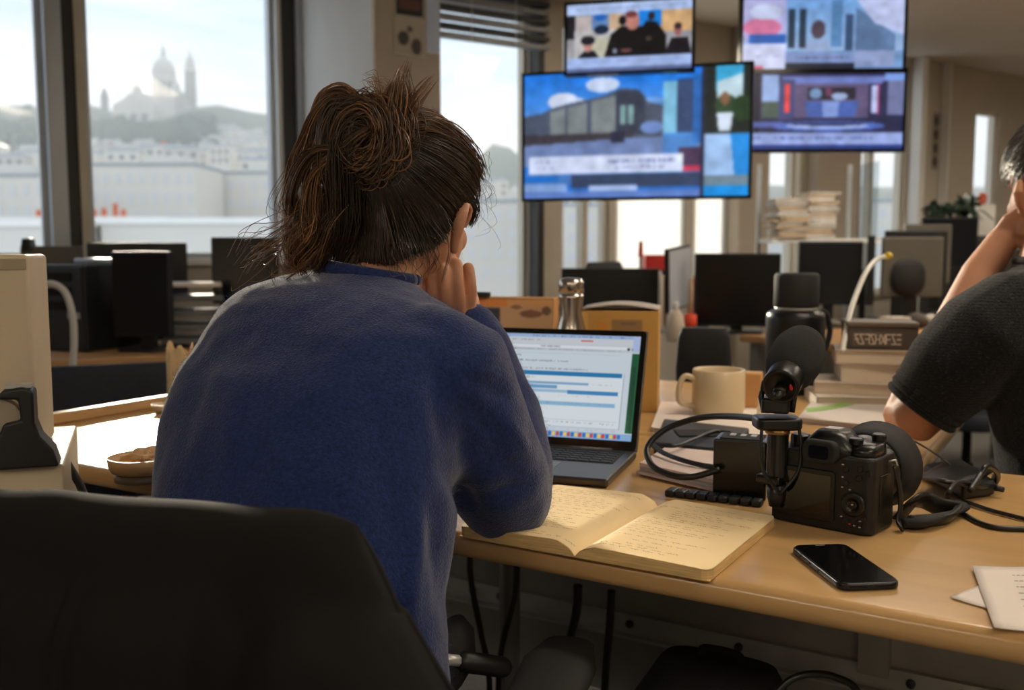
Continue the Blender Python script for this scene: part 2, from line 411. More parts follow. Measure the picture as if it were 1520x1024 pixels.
pinned(592, 632, -40, 24, 'photo_print', 'dark photo print pinned high on the pier', im)
im = Img(24, 36, (176, 166, 152)); im.ell(.28, .55, .18, .2, (62, 58, 54)); im.ell(.72, .75, .17, .22, (74, 70, 64)); im.ell(.5, .28, .08, .08, (80, 74, 68)); im.blur(2)
pinned(590, 634, 28, 82, 'photo_sheet', 'pale sheet with small grey portraits pinned below a dark photo', im)
im = Img(8, 16, (186, 200, 222)); pinned(636, 655, -40, 79, 'blue_paper', 'long strip of pale blue paper on the pier edge', im, 'paper')
im = Img(12, 40, (150, 140, 128))
for k in range(4): im.ell(.5, .15+.23*k, .35, .09, (70, 62, 58))
im.blur(1); pinned(1373, 1385, 165, 255, 'photo_strip', 'narrow strip of dark little photos beside the white post', im, off=.006)
# ================================================================== outside
M_lime = mat('limestone', rgb(196, 192, 186), .9, nscale=.05, namt=.08)
M_lime2 = mat('pale_plaster', rgb(214, 210, 202), .9, nscale=.05, namt=.08)
M_zinc = mat('zinc_roof', rgb(150, 158, 168), .6, .2, nscale=.1, namt=.1)
M_hill = mat('hillside', rgb(96, 104, 92), 1, nscale=.02, namt=.3)
M_tree = mat('tree_leaves', rgb(58, 74, 56), 1, nscale=.1, namt=.4)
M_win = mat('far_window', rgb(92, 100, 110), .3)
M_terra = mat('terracotta', rgb(196, 104, 66), .8, nscale=2, namt=.2)
GZ = -24.0
hp = [(-2200, 250), (-500, 190), (-200, 172), (0, 170), (40, 162), (80, 166), (135, 160), (190, 172), (235, 188), (280, 178), (310, 168), (330, 160), (350, 166), (420, 178), (500, 205), (600, 235), (700, 250), (735, 214), (760, 225), (800, 262), (900, 275), (2200, 290)]
def ridge(px): return np.interp(px, [a for a, _ in hp], [b for _, b in hp])
def hill(u, v):
    x = -1250+2600*u; y = 620+700*v
    px = 760+F*x/1030; top = CAMZ+(370-ridge(px))/F*1030
    k = max(0, 1-abs(y-1030)/410); k = k*k*(3-2*k)
    return (x, y, GZ+(top-GZ)*k + 3*mnoise.noise(Vector((x*.02, y*.02, 0)))*k)
struct(MB().grid(hill, 150, 40).build('hill', M_hill, smooth=True), 'wooded hill rising over the city roofs')
struct(MB().box((0, 690, GZ-1), (4200, 1340, 2)).build('ground', mat('city_ground', rgb(150, 150, 148), .9, nscale=.05, namt=.1)), 'streets far below the window')
D = 1000.0
def B(px, py, d=D): return P(px, py, d)
mpx = D/F
bas = thing('basilica', 'pale domed basilica with a bell tower on the hilltop', 'church', B(240, 196))
def bl(px, prof, name, m=M_lime, dy=0, n=20, parent=None):  # lathe from pixel profile (half width px, py)
    c = B(px, 196)-bas.location
    pr_ = [(w_*mpx, (196-y)*mpx) for w_, y in prof]
    return MB().lathe(pr_, n).build(name, m, parent or bas, smooth=True, loc=(c.x, dy, 0))
d1 = bl(246, [(17.5, 150), (17.5, 126), (18.5, 125), (18.5, 122), (16.5, 121), (17, 113), (15.5, 105), (12, 97), (7, 92), (3.5, 90), (3.5, 84), (4, 83), (2.5, 80), (.8, 72)], 'main_dome')
for k in range(8):
    a = k*math.pi/4; c = B(246, 137)-bas.location
    MB().box((c.x+17.6*mpx*math.cos(a), 17.6*mpx*math.sin(a), (196-137)*mpx), (3, 3, 12)).build('drum_window', M_win, d1, loc=(-(B(246, 196)-bas.location).x, 0, 0))
bl(285, [(8.5, 200), (8.5, 112), (9.2, 111), (9.2, 108), (7.5, 107), (7.5, 101), (6.5, 96), (4, 90), (1.8, 86), (.6, 77)], 'bell_tower', n=4)
bl(214, [(7, 150), (7, 143), (7, 138), (5.5, 131), (2.5, 127), (1.2, 125), (.5, 119)], 'small_dome', dy=-14)
bl(268, [(6, 150), (6, 145), (6, 141), (4.5, 134), (2, 130), (.5, 124)], 'small_dome', dy=-14)
c = B(236, 196)-bas.location
MB().box((c.x, 0, 17), (68*mpx, 40, 36)).build('nave', M_lime, bas)
MB().prism([(-20, -1), (20, -1), (20, 22), (0, 34), (-20, 22)], -12, 12, Matrix.Translation((c.x-13, -20, 0)) @ Matrix.Rotation(R(90), 4, 'X')).build('portico', M_lime, bas)
for k in range(3): MB().box((c.x-24+k*11, -32.2, 7), (6, 1, 13)).build('arch', M_win, bas)
MB().prism([(0, 0), (26, 0), (26, 20), (12, 40), (0, 46)], -10, 10, Matrix.Translation((c.x+12, 4, 0)) @ Matrix.Rotation(R(90), 4, 'X')).build('transept', M_lime, bas)
tw = thing('water_tower', 'small round stone tower on the wooded ridge', 'tower', B(156, 168))
MB().lathe([(5.5*mpx, -6), (5.5*mpx, 14), (6*mpx, 14.5), (6*mpx, 16), (3.5*mpx, 21), (.5, 26)], 12).build('shaft', mat('grey_stone', rgb(128, 130, 132), .9), tw)
rr = random.Random(3)
# houses: rows from the hill down to the window
TAKEN = [(-360, 1000, 62)]
def free(x, y, r_):
    return all((x-a)**2+(y-b)**2 > (r_+c)**2 for a, b, c in TAKEN)
def house(px, py_top, wpx, d, hm, label, group, m, roof=True, wins=0):
    c = P(px, py_top, d); W_ = wpx*d/F; z1 = c.z
    if not free(c.x, d+W_*.3, W_*.62): return None
    TAKEN.append((c.x, d+W_*.3, W_*.62))
    h = thing('house', label, 'building', (c.x, d+W_*.3, z1-hm), rr.uniform(-.3, .3), group)
    MB().box((0, 0, hm/2), (W_, W_*.6, hm)).build('wall', m, h)
    if roof:
        MB().prism([(-W_/2, -W_*.3), (W_/2, -W_*.3), (W_/2*.7, W_*.3)], 0, .01).v
        r2 = MB(); r2.box((0, 0, hm+W_*.05), (W_*1.02, W_*.62, W_*.1), taper=.75); r2.build('roof', M_zinc, h)
        MB().box((W_*.3, 0, hm+W_*.13), (W_*.05, W_*.2, W_*.14)).build('chimney', M_terra if rr.random() < .3 else M_lime, h)
    if wins:
        for i in range(wins):
            for j in range(2): MB().box((-W_/2+W_*(i+.5)/wins, -W_*.3-.02, hm-2.4-3.4*j), (W_/wins*.35, .1, 1.8)).build('window', M_win, h)
    return h
for k in range(110):
    px = rr.uniform(300, 440) if k % 3 else rr.uniform(-40, 440)
    py = rr.uniform(178, 222) if px > 300 else rr.uniform(200, 222)
    house(px, py, rr.uniform(14, 30), 980-(py-178)*6, 18, 'small pale house on the hillside beneath the basilica', 'houses on the hillside', M_lime if k % 2 else M_lime2, wins=0)
for k in range(46):
    px = -60+(k%23)*22+rr.uniform(-8, 8); py = rr.uniform(214, 240)
    house(px, py, rr.uniform(26, 60), rr.uniform(400, 540), 60, 'pale city house with a zinc roof at the foot of the hill', 'houses at the foot of the hill', M_lime2 if k % 3 else M_lime, wins=3)
for k in range(9):
    house(690+k*22, rr.uniform(262, 285), rr.uniform(34, 60), rr.uniform(400, 500), 60, 'pale city house seen past the slatted blind', 'houses beyond the slatted blind', M_lime2, wins=3)
def facade(pxa, pxb, pya, d, label, nw, nrow, m=M_lime2, dep=14):
    a = P(pxa, pya, d); b = P(pxb, pya, d); W_ = b.x-a.x; hm = a.z-GZ
    h = thing('apartment_block', label, 'building', ((a.x+b.x)/2, d+dep/2, GZ))
    MB().box((0, 0, hm/2), (W_, dep, hm)).build('wall', m, h)
    MB().box((0, 0, hm+.2), (W_*1.01, dep*1.02, .4)).build('parapet', M_zinc, h)
    MB().box((W_*.1, 1, hm+1.2), (W_*.35, dep*.5, 1.6)).build('roof_box', M_lime2, h)
    for i in range(nw):
        for j in range(nrow):
            MB().box((-W_/2+W_*(i+.5)/nw, -dep/2-.02, hm-1.9-2.9*j), (W_/nw*.42, .12, 1.5)).build('window', mat('hazed_window', rgb(204, 205, 208), .5), h)  # window colour lightened to stand in for haze and glare
    return h
facade(130, 290, 246, 150, 'long pale apartment block with rows of windows coloured pale for haze', 9, 4)
facade(296, 440, 258, 165, 'pale apartment block with a lower roofline beside the pier', 8, 4)
facade(-120, 70, 262, 140, 'pale apartment block with a bright roof behind the broad mullion', 9, 4)
facade(690, 830, 300, 150, 'white apartment block seen under the slatted blind', 7, 4)
facade(836, 1075, 306, 150, 'white apartment block seen behind the roller blinds', 9, 3)
facade(1120, 1345, 300, 160, 'pale apartment block seen between the far piers', 10, 3)
# trees on the hill: uncountable foliage
mb = MB()
for k in range(420):
    px = rr.choice([rr.uniform(-60, 80), rr.uniform(130, 200), rr.uniform(200, 320), rr.uniform(270, 312)]); py = rr.uniform(164, 212) if px < 200 else rr.uniform(190, 214)
    if px > 270: py = rr.uniform(176, 214)
    py = max(py, ridge(px)+3)
    dd = 1000-(py-165)*4; c = B(px, py, dd); r_ = rr.uniform(5, 9)
    if abs(c.x+356) < 50 and c.y > 930 or not free(c.x, c.y, r_*.8): continue
    mb.ell(c, (r_, r_, r_*rr.uniform(.7, 1.1)), nu=7, nv=5)
o = mb.build('foliage', M_tree, smooth=True); tag(o, 'dark trees covering the slope under the basilica', 'trees', kind='stuff')
# near roofs with chimney pots
def near_roof(pxa, pxb, py, d, label, dep=18):
    a = P(pxa, py, d); b = P(pxb, py, d); h = thing('flat_roof_building', label, 'building', ((a.x+b.x)/2, d+dep/2, GZ))
    MB().box((0, 0, (a.z-GZ)/2), (b.x-a.x, dep, a.z-GZ)).build('wall', M_lime2, h)
    MB().box((0, 0, a.z-GZ+.15), (b.x-a.x+.3, dep+.3, .3)).build('parapet', M_white, h)
    return h, a.z
near_roof(-260, 110, 336, 46, 'near building with a white flat roof behind the broad mullion')
near_roof(150, 470, 332, 48, 'near building with a white flat roof next to the pier')
cs, zr = near_roof(-100, 240, 328, 66, 'near building carrying a row of chimney pots'); 
for k, px in enumerate((58, 70, 84, 140, 155, 172, 184)):
    c = P(px, 328, 69); hh = (.55, .8, .9, .6, .7, 1.0, .6)[k]
    o = MB().lathe([(.2, 0), (.24, .05), (.2, .1), (.16, hh-.05), (.2, hh), (.15, hh)], 10).build('chimney_pot', M_terra, None, smooth=True, loc=(c.x, 69, zr+.3)); tag(o, 'orange clay chimney pot on the white roof', 'chimney pot', 'chimney pots in a row')
# haze over the city
hz = MB().box((0, 740, 55), (4600, 1360, 180)).build('haze', None)
mv = bpy.data.materials.new('city_haze'); mv.use_nodes = True; tv_ = mv.node_tree; tv_.nodes.clear()
ov = N(tv_, 'ShaderNodeOutputMaterial'); sv = N(tv_, 'ShaderNodeVolumeScatter'); sv.inputs['Color'].default_value = (.86, .93, 1, 1); sv.inputs['Density'].default_value = .00065
tv_.links.new(sv.outputs[0], ov.inputs['Volume']); hz.data.materials.append(mv)
tag(hz, 'pale bluish haze hanging over the city', 'haze', kind='stuff')
# ================================================================== desks
DZ = .74; DR = R(-31); DO = Vector((-.05, 1.2, 0)); EU = Vector((math.cos(DR), math.sin(DR), 0)); EV = Vector((-math.sin(DR), math.cos(DR), 0))
def DW(u, v, z=DZ): return DO+EU*u+EV*v+Vector((0, 0, z))
M_desk = mat('desk_laminate', rgb(192, 154, 104), .22, nscale=5, namt=.06, stretch=(1, 6, 1), bump=.012, bscale=250, spec=.5)
M_deskedge = mat('desk_edge', rgb(190, 154, 106), .32, nscale=9, namt=.06)
M_gmetal = mat('grey_metal', rgb(156, 154, 148), .5, .15, nscale=8, namt=.12, bump=.04, bscale=60)
M_steelr = mat('galvanised_steel', rgb(190, 190, 188), .4, .4, nscale=12, namt=.15)
M_blk = mat('black_plastic', rgb(22, 22, 23), .45, nscale=30, namt=.2)
M_blkm = mat('black_matte', rgb(17, 17, 18), .75, nscale=60, namt=.25, bump=.2, bscale=500, bdist=.002)
M_blkg = mat('black_gloss', rgb(12, 12, 13), .12)
M_rub = mat('black_rubber', rgb(20, 20, 20), .38, nscale=30, namt=.2)
M_cham = mat('desk_leg_grey', rgb(122, 122, 120), .4, .4)
desk = thing('desk', 'long glossy beige desk holding the laptop and the camera', 'desk', DO, DR)
DU0, DU1, DV1 = -1.19, 1.15, .745
MB().box(((DU0+DU1)/2, DV1/2, DZ-.016), (DU1-DU0, DV1, .032)).build('top', M_desk, desk, bevel=.014, seg=5)
for u, v in ((-1.1, .06), (-.32, .62), (1.05, .06), (-1.1, .66), (1.05, .66)):
    MB().tube([(u, v, .03), (u, v, DZ-.033)], .021, 14).build('leg', M_cham, desk, smooth=True)
    MB().lathe([(.03, 0), (.03, .012), (.02, .03)], 14).build('foot', M_blk, desk, loc=(u, v, 0))
MB().box((0.0, .735, .46), (2.2, .014, .50)).build('modesty_panel', M_gmetal, desk)
MB().box((DU0+.012, .40, DZ+.012), (.022, .66, .024)).build('end_rail', M_deskedge, desk, bevel=.004)
r_ = MB().box((0, .722, .36), (2.1, .012, .045)).build('cable_rail', M_steelr, desk)
MB().box((0, .712, .342), (2.1, .03, .004)).build('rail_lip', M_steelr, r_)
for u in (-.55, -.47, -.40, -.1, .12, .42, .50, .75): MB().lathe([(.008, 0), (.008, .006), (.003, .008)], 8, Matrix.Translation((u, .716, .365)) @ Matrix.Rotation(R(90), 4, 'X')).build('bolt', M_dark, r_)
MB().box((0.36, .715, .50), (.05, .03, .26)).build('bracket', M_gmetal, desk)
MB().box((-.22, .70, .655), (.22, .05, .06)).build('power_strip', M_blk, desk, bevel=.006)
desk2 = thing('desk', 'facing beige desk with the mug, books and elbow of the man', 'desk', DO, DR)
V2a, V2b, U2 = .757, 1.52, .42
MB().box(((DU0+U2)/2, (V2a+V2b)/2, DZ-.016), (U2-DU0, V2b-V2a, .032)).build('top', M_desk, desk2, bevel=.014, seg=5)
for u, v in ((-1.1, .82), (.34, .84), (-1.1, 1.45), (.34, 1.45)): MB().tube([(u, v, 0), (u, v, DZ-.033)], .021, 12).build('leg', M_cham, desk2, smooth=True)
MB().box((-.4, 1.0, .62), (1.3, .02, .16)).build('crossbar', M_gmetal, desk2)

def cable(name, label, pts, r, m=None, cat='cable', group=None, k=10, n=8):
    o = MB().tube(spline(pts, k), r, n).build(name, m or M_rub, None, smooth=True); return tag(o, label, cat, group)
# ================================================================== laptop
LA = R(-18.7); lp = PZ(945, 682, DZ)
lx = Vector((math.cos(LA), math.sin(LA), 0)); LWd, LDp = .312, .22
lorg = lp-lx*(LWd/2)                                  # hinge centre
lap = thing('laptop', 'open slim laptop showing a web page with blue bars', 'laptop', (lorg.x, lorg.y, DZ), LA)
M_grey = mat('space_grey_aluminium', rgb(92, 88, 84), .35, .8, nscale=20, namt=.05)
bs = MB().box((0, -LDp/2, .008), (LWd, LDp, .013)).build('base', M_grey, lap, bevel=.004, seg=3)
MB().box((0, -.062, .0148), (LWd*.89, .098, .0012)).build('keyboard_well', M_blkm, bs)
km = MB().box((0, 0, 0), (.0155, .0145, .0014)).build('key', M_blk, bs, bevel=.0008, seg=1)
first = True
for row in range(6):
    for c in range(14):
        wkey = .0155
        if row == 5 and 4 <= c <= 8:
            if c != 6: continue
        k_ = km if first else km.copy()
        if not first: COL.objects.link(k_); k_.parent = bs
        first = False
        k_.location = (-LWd*.435+(c+.5)*LWd*.87/14, -.020-row*.0165, .0158)
        if row == 5 and c == 6: k_.scale.x = 5.2
        if row == 0: k_.scale.y = .6
MB().box((0, -.165, .0146), (.115, .085, .0008)).build('trackpad', mat('trackpad', rgb(104, 100, 96), .3, .6), bs)
TILT = R(24); LH = .222
Ml = Matrix.Translation((0, .002, .012)) @ Matrix.Rotation(-TILT, 4, 'X')
lid = MB().box((0, .003, LH/2), (LWd, .006, LH)).build('lid', M_grey, lap, bevel=.003, seg=3); lid.matrix_local = Ml
def rrect(w, h, r, n=6):
    out = []
    for cx, cy, a0 in ((w/2-r, h/2-r, 0), (-w/2+r, h/2-r, 90), (-w/2+r, -h/2+r, 180), (w/2-r, -h/2+r, 270)):
        for k in range(n+1): a = R(a0+90*k/n); out.append((cx+r*math.cos(a), cy+r*math.sin(a)))
    return out
RX = Matrix.Rotation(R(90), 4, 'X')
MB().prism(rrect(LWd-.004, LH-.004, .008), 0, .0012, Matrix.Translation((0, .0002, LH/2)) @ RX).build('bezel', M_blkg, lid)
im = Img(340, 212, (203, 214, 222))
im.rect(0, 0, 1, .035, (150, 176, 214)); im.text(.3, .008, .95, .02, (70, 90, 130), .5, .4)
im.rect(0, .035, 1, .10, (196, 202, 210)); im.text(.05, .05, .35, .016, (110, 118, 130), .6); im.rect(.62, .052, .70, .066, (196, 70, 70), .8)
im.rect(0, .10, 1, .165, (190, 197, 205)); im.rect(.03, .108, .92, .135, (216, 222, 228)); im.text(.36, .113, .5, .016, (100, 105, 118), .7); im.text(.1, .146, .88, .012, (120, 126, 140), .55)
im.ell(.93, .13, .008, .014, (40, 44, 52)); im.ell(.96, .13, .008, .014, (40, 44, 52))
im.rect(0, .165, 1, .94, (198, 209, 219))
im.text(.19, .205, .235, .02, (80, 88, 100), .7); im.text(.2, .26, .55, .016, (100, 108, 120), .7)
im.text(.2, .335, .70, .018, (120, 128, 140), .7); im.rect(.14, .19, .88, .192, (178, 190, 202))
im.rect(.10, .37, .92, .90, (214, 223, 230)); im.rect(.915, .37, .922, .9, (160, 172, 186)); im.rect(.1, .895, .92, .90, (160, 172, 186))
im.rect(.12, .37, .905, .412, (36, 118, 172)); im.text(.13, .425, .35, .014, (110, 120, 134), .5)
im.rect(.27, .47, .70, .497, (126, 166, 200)); im.rect(.27, .505, .50, .54, (106, 156, 198)); im.text(.72, .48, .85, .012, (130, 140, 152), .5, .5)
im.rect(.27, .545, .57, .575, (150, 184, 214)); im.rect(.57, .545, .89, .585, (62, 132, 186)); im.text(.3, .60, .75, .01, (150, 160, 172), .4, .3)
im.rect(.12, .66, .88, .70, (134, 178, 210)); im.text(.15, .67, .85, .012, (96, 140, 180), .5, .3)
im.rect(.12, .83, .9, .835, (180, 190, 200)); im.text(.2, .85, .88, .012, (120, 130, 144), .6, .5)
im.text(.3, .915, .9, .012, (150, 158, 170), .5, .4)
im.rect(0, .94, 1, 1, (132, 172, 214))
cols = [(40, 110, 190), (235, 238, 240), (200, 70, 60), (60, 150, 90), (90, 100, 120), (240, 200, 90), (30, 60, 120), (180, 190, 200)]
for k in range(34): im.rect(.12+k*.024, .948, .12+k*.024+.018, .985, cols[(k*5+k//3) % 8])
im.rect(.955, .17, 1, .93, (26, 92, 58))
for k in range(30): im.rect(.958+random.random()*.03, .17+random.random()*.74, .99, 0.17+random.random()*.75, (18, 60, 44), .25)
im.rect(.955, .0, 1, .15, (168, 184, 220)); im.blur(1)
im.mesh('display', LWd-.024, LH-.030, screen_mat('laptop_display', .84), lid, Matrix.Translation((0, -.0013, LH/2+.003)))
MB().tube([(-LWd*.36, .0, .0), (LWd*.36, 0, .0)], .0045, 10).build('hinge', M_blk, lap, smooth=True, loc=(0, .002, .012))
# ================================================================== notebook (open, handwriting)
ns = PZ(853, 818, DZ+.008); nf = PZ(973, 742, DZ+.008)
NL = .255; na = math.atan2(-(nf-ns).x, (nf-ns).y)
nb = thing('notebook', 'open cream notebook filled with handwriting at the desk edge', 'notebook', (ns.x, ns.y, DZ), R(-31))
M_page = mat('cream_paper', rgb(232, 206, 158), .8, nscale=20, namt=.03)
M_edge = mat('page_edges', rgb(206, 172, 116), .85, nscale=400, namt=.2, stretch=(.05, .05, 1))
M_cover = mat('notebook_cover', rgb(40, 34, 28), .6)
PWd = .165
def page_z(x, side): # arch of the open page block
    t = min(1, max(0, x/PWd)); return (.0155 if side > 0 else .017)*(min(1, t/.16))**.55*(1-.28*t)*1.0+.0012
for side in (1, -1):
    def top(u, v):
        x = u*PWd; z = page_z(x, side)
        return (side*x, v*NL, z)
    mbk = MB(); nu, nv = 24, 8
    prof = [(side*PWd*i/nu, page_z(PWd*i/nu, side)) for i in range(nu+1)]
    poly = prof+[(side*PWd, .0012), (0, .0012)]
    if side < 0: poly = poly[::-1]
    # rounded outer corners: slightly inset first/last slices
    ys = [0, .004, .012, NL-.012, NL-.004, NL]; ins = [.010, .003, 0, 0, .003, .010]
    n_ = len(poly); base = 0
    for y, q in zip(ys, ins):
        for x, z in poly:
            xx = x if abs(x) < PWd-.001 else math.copysign(PWd-q, x); mbk.v.append((xx, y, z))
    for i in range(len(ys)-1):
        for j in range(n_):
            a = i*n_+j; b = i*n_+(j+1) % n_; mbk.f.append((a, a+n_, b+n_, b))
    mbk.f.append(tuple(range(n_))); mbk.f.append(tuple((len(ys)-1)*n_+j for j in range(n_-1, -1, -1)))
    blk = mbk.build('page_block', M_edge, nb, fix=True)
    sh = MB().grid(lambda u, v: (side*u*(PWd-.0005)*(1 if .02 < v < .98 else .975), .0008+v*(NL-.0016), page_z(u*PWd, side)+.0006), 26, 24)
    if side < 0: sh.f = [f[::-1] for f in sh.f]
    sh.build('page', M_page, nb, smooth=True)
    # handwriting: thin ink ribbons lying on the page
    ink = MB(); rg = random.Random(5+side)
    line = NL-.022; ln = 0
    while line > .012:
        x = .018+(.0 if rg.random() < .7 else .03); xe = PWd-.014-rg.random()*.05*(1 if rg.random() < .7 else 1.8)
        if side > 0 and ln in (6,): xe = .05
        if side > 0 and ln in (1,): x = xe = 1
        while x < xe:
            wl = rg.uniform(.006, .016); n = int(wl/.0011); px_, py_ = x, line
            for k in range(n):
                nx = x+(k+1)*wl/n; amp = rg.choice((.0011, .0016, .0032 if rg.random() < .2 else .0014)); ny = line+math.sin(k*2.1+rg.random())*amp+rg.uniform(-.0004, .0004)
                sx, ex = px_, nx
                if side < 0: sx, ex = PWd-px_, PWd-nx
                d = Vector((side*(ex-sx), ny-py_, 0)); q = Vector((-d.y, d.x, 0)).normalized()*.00023
                z0, z1 = page_z(sx, side)+.0009, page_z(ex, side)+.0009
                k0 = len(ink.v)
                ink.v += [(side*sx-q.x, py_-q.y, z0), (side*ex-q.x, ny-q.y, z1), (side*ex+q.x, ny+q.y, z1), (side*sx+q.x, py_+q.y, z0)]; ink.f.append((k0, k0+1, k0+2, k0+3))
                px_, py_ = nx, ny
            x += wl+rg.uniform(.003, .006)
        line -= rg.choice((.0085, .0095, .016)); ln += 1
    o = ink.build('handwriting', mat('pencil_ink', rgb(84, 68, 50), .8), nb); o['kind'] = 'stuff'
MB().box((0, NL/2, .0006), (2*PWd-.002, NL-.002, .0012)).build('cover', M_edge, nb)
# ================================================================== phone
pc = [PZ(1215, 880, DZ), PZ(1322, 876, DZ), PZ(1283, 816, DZ), PZ(1188, 819, DZ)]
c = sum(pc, Vector())/4; ax = ((pc[1]-pc[0])+(pc[2]-pc[3])).normalized()
PWp = .069; PLp = .138
ph = thing('smartphone', 'black smartphone lying face up on the desk', 'phone', (c.x, c.y, DZ), math.atan2(ax.y, ax.x))
MB().prism(rrect(PWp, PLp, .012), 0, .0085, Matrix.Translation((0, 0, .0002))).build('body', mat('phone_body', rgb(34, 35, 38), .28, .6), ph, bevel=.003, seg=3)
MB().prism(rrect(PWp-.005, PLp-.005, .010), .0087, .0092).build('screen', M_blkg, ph)
MB().prism(rrect(.009, .003, .0014, 3), -.0002, .0006, Matrix.Translation((0, -PLp/2, .0045)) @ RX).build('charging_port', M_blk, ph)
for k in range(5):
    for s_ in (-1, 1): MB().lathe([(.0007, 0), (.0007, .0006)], 6, Matrix.Translation((s_*(.012+k*.003), -PLp/2+.0001, .0045)) @ RX).build('speaker_hole', M_blk, ph)
for y, l in ((.02, .018), (.042, .010), (-.005, .018)): MB().box((-PWp/2-.0003, y, .0048), (.0012, l, .003)).build('side_button', M_blk, ph, bevel=.0004)
MB().prism(rrect(.012, .0012, .0005, 2), .0092, .0094, Matrix.Translation((0, PLp/2-.006, 0))).build('earpiece', M_gmetal, ph)
# ================================================================== papers at the desk edge
M_paper = mat('white_paper', rgb(226, 216, 208), .85, nscale=8, namt=.03)
def sheet(name, label, px4, z, m=None, th=.0006, curl=.0, ink=0, group=None, cat='paper', seed=1):
    q = [PZ(a, b, z) for a, b in px4]; c = sum(q, Vector())/4
    o = thing(name, label, cat, (c.x, c.y, z), 0, group)
    def fn(u, v):
        p = (q[0]*(1-u)+q[1]*u)*(1-v)+(q[3]*(1-u)+q[2]*u)*v-c
        return (p.x, p.y, .0006+curl*((2*u-1)**2*(2*v-1)**2)+curl*.3*math.sin(u*5+seed))
    g = MB().grid(fn, 10, 10); g.f = [f[::-1] for f in g.f]
    s_ = g.build('sheet', m or M_paper, o, smooth=True, solid=th)
    if ink:
        rg = random.Random(seed); i_ = MB()
        for r2 in range(ink):
            v = .15+.7*r2/ink; u = .35
            while u < .9:
                l = rg.uniform(.02, .05); a, b = Vector(fn(u, v)), Vector(fn(u+l, v)); up_ = (Vector(fn(u, v+.012))-a)
                k0 = len(i_.v); dz = Vector((0, 0, th/2+.0004)); i_.v += [tuple(a+dz), tuple(b+dz), tuple(b+up_+dz), tuple(a+up_+dz)]; i_.f.append((k0+3, k0+2, k0+1, k0)); u += l+.012
        i_.build('printed_lines', mat('print_ink', rgb(120, 110, 104), .8), o)['kind'] = 'stuff'
    return o
sheet('loose_sheet', 'folded corner of white paper under the printed note', [(1410, 888), (1500, 850), (1545, 888), (1470, 906)], DZ+.0006, curl=.001)
sheet('printed_note', 'white note with a few printed lines by the desk edge', [(1443, 842), (1600, 842), (1640, 945), (1476, 934)], DZ+.0026, curl=.0012, ink=7, seed=3)
# paper stack beside the laptop under the cable
def stack(name, label, px4, z0, n, dz, m, jit=.004, cat='papers', seed=2, group=None):
    q = [PZ(a, b, z0) for a, b in px4]; c = sum(q, Vector())/4; o = thing(name, label, cat, (c.x, c.y, z0), 0, group); rg = random.Random(seed)
    for k in range(n):
        j = Vector((rg.uniform(-jit, jit), rg.uniform(-jit, jit), 0)); p = [(a-c+j) for a in q]
        MB().prism([(a.x, a.y) for a in p], dz*k+.0002, dz*(k+1)).build('sheaf', m[k % len(m)], o)
    return o
M_pa2 = mat('pinkish_paper', rgb(214, 196, 190), .85, nscale=10, namt=.06); M_pa3 = mat('greyish_paper', rgb(186, 178, 172), .85, nscale=10, namt=.06)
stack('paper_stack', 'pile of crumpled white papers beneath the black cable loop', [(948, 705), (1075, 735), (1110, 690), (1000, 672)], DZ, 6, .0035, [M_paper, M_pa2, M_paper, M_pa3], .005)
stack('document_pile', 'spread of pale printed pages under the white mug', [(970, 640), (1130, 665), (1150, 615), (985, 600)], DZ+.0, 3, .003, [M_paper, M_pa2], .006, seed=4)
# ================================================================== black pouch / drive behind the cable
def slab(name, label, px4, z, h, m, cat, bevel=.004, parts=None):
    q = [PZ(a, b, z) for a, b in px4]; c = sum(q, Vector())/4; o = thing(name, label, cat, (c.x, c.y, z))
    MB().prism([((a-c).x, (a-c).y) for a in q], 0.0002, h).build('body', m, o, bevel=bevel)
    return o, c
o, c = slab('external_drive', 'flat black case lying behind the paper pile', [(970, 678), (1082, 690), (1112, 655), (985, 640)], DZ+.0, .026, M_blk, 'case')
o2 = MB().prism([(-.04, -.03), (.045, -.03), (.045, .03), (-.04, .03)], .0265, .0285).build('lid', M_blkm, o, bevel=.001)
# ================================================================== black battery box
bb = PZ(1098, 742, DZ); box_ = thing('battery_box', 'glossy black upright box standing beside the camera', 'box', (bb.x+.01, bb.y+.03, DZ), R(-22))
MB().box((0, 0, .0435), (.076, .06, .086)).build('body', mat('black_semi', rgb(20, 20, 21), .22), box_, bevel=.003)
MB().box((0, 0, .0872), (.060, .045, .0012)).build('top_plate', M_blkm, box_)
for x in (-.015, 0, .015): MB().box((x, .005, .0882), (.008, .016, .001)).build('contact', M_steelr, box_)
# ================================================================== ribbed black strap
st = thing('ribbed_strap', 'short ribbed black band lying behind the notebook', 'strap', PZ(1060, 742, DZ), 0)
a = PZ(990, 734, DZ)-st.location; b = PZ(1132, 752, DZ)-st.location; dirv = (b-a); nseg = 9; ang = math.atan2(dirv.y, dirv.x)
for k in range(nseg):
    p = a+dirv*((k+.5)/nseg); MB().box((p.x, p.y, .005), (dirv.length/nseg*.93, .028-.001*k, .010), ang).build('segment', M_blk, st, bevel=.003)
# ================================================================== camera
cb = PZ(1140, 772, DZ); cr_ = PZ(1287, 790, DZ); cdir = (cr_-cb); CA = R(-41); CW = .136
cc = cb+Vector((math.cos(CA), math.sin(CA), 0))*(CW/2)+Vector((.004, .004, 0))
M_cam = mat('camera_body', rgb(14, 14, 15), .45, nscale=90, namt=.3, bump=.25, bscale=420, bdist=.002)
M_cams = mat('camera_smooth', rgb(13, 13, 14), .32)
M_lcd = mat('camera_lcd', rgb(12, 12, 13), .35)
M_mark = mat('camera_marks', rgb(190, 186, 178), .5); M_markr = mat('camera_mark_red', rgb(190, 60, 50), .5)
kam = thing('camera', 'black digital camera with a big hooded lens', 'camera', (cc.x, cc.y, DZ), CA)
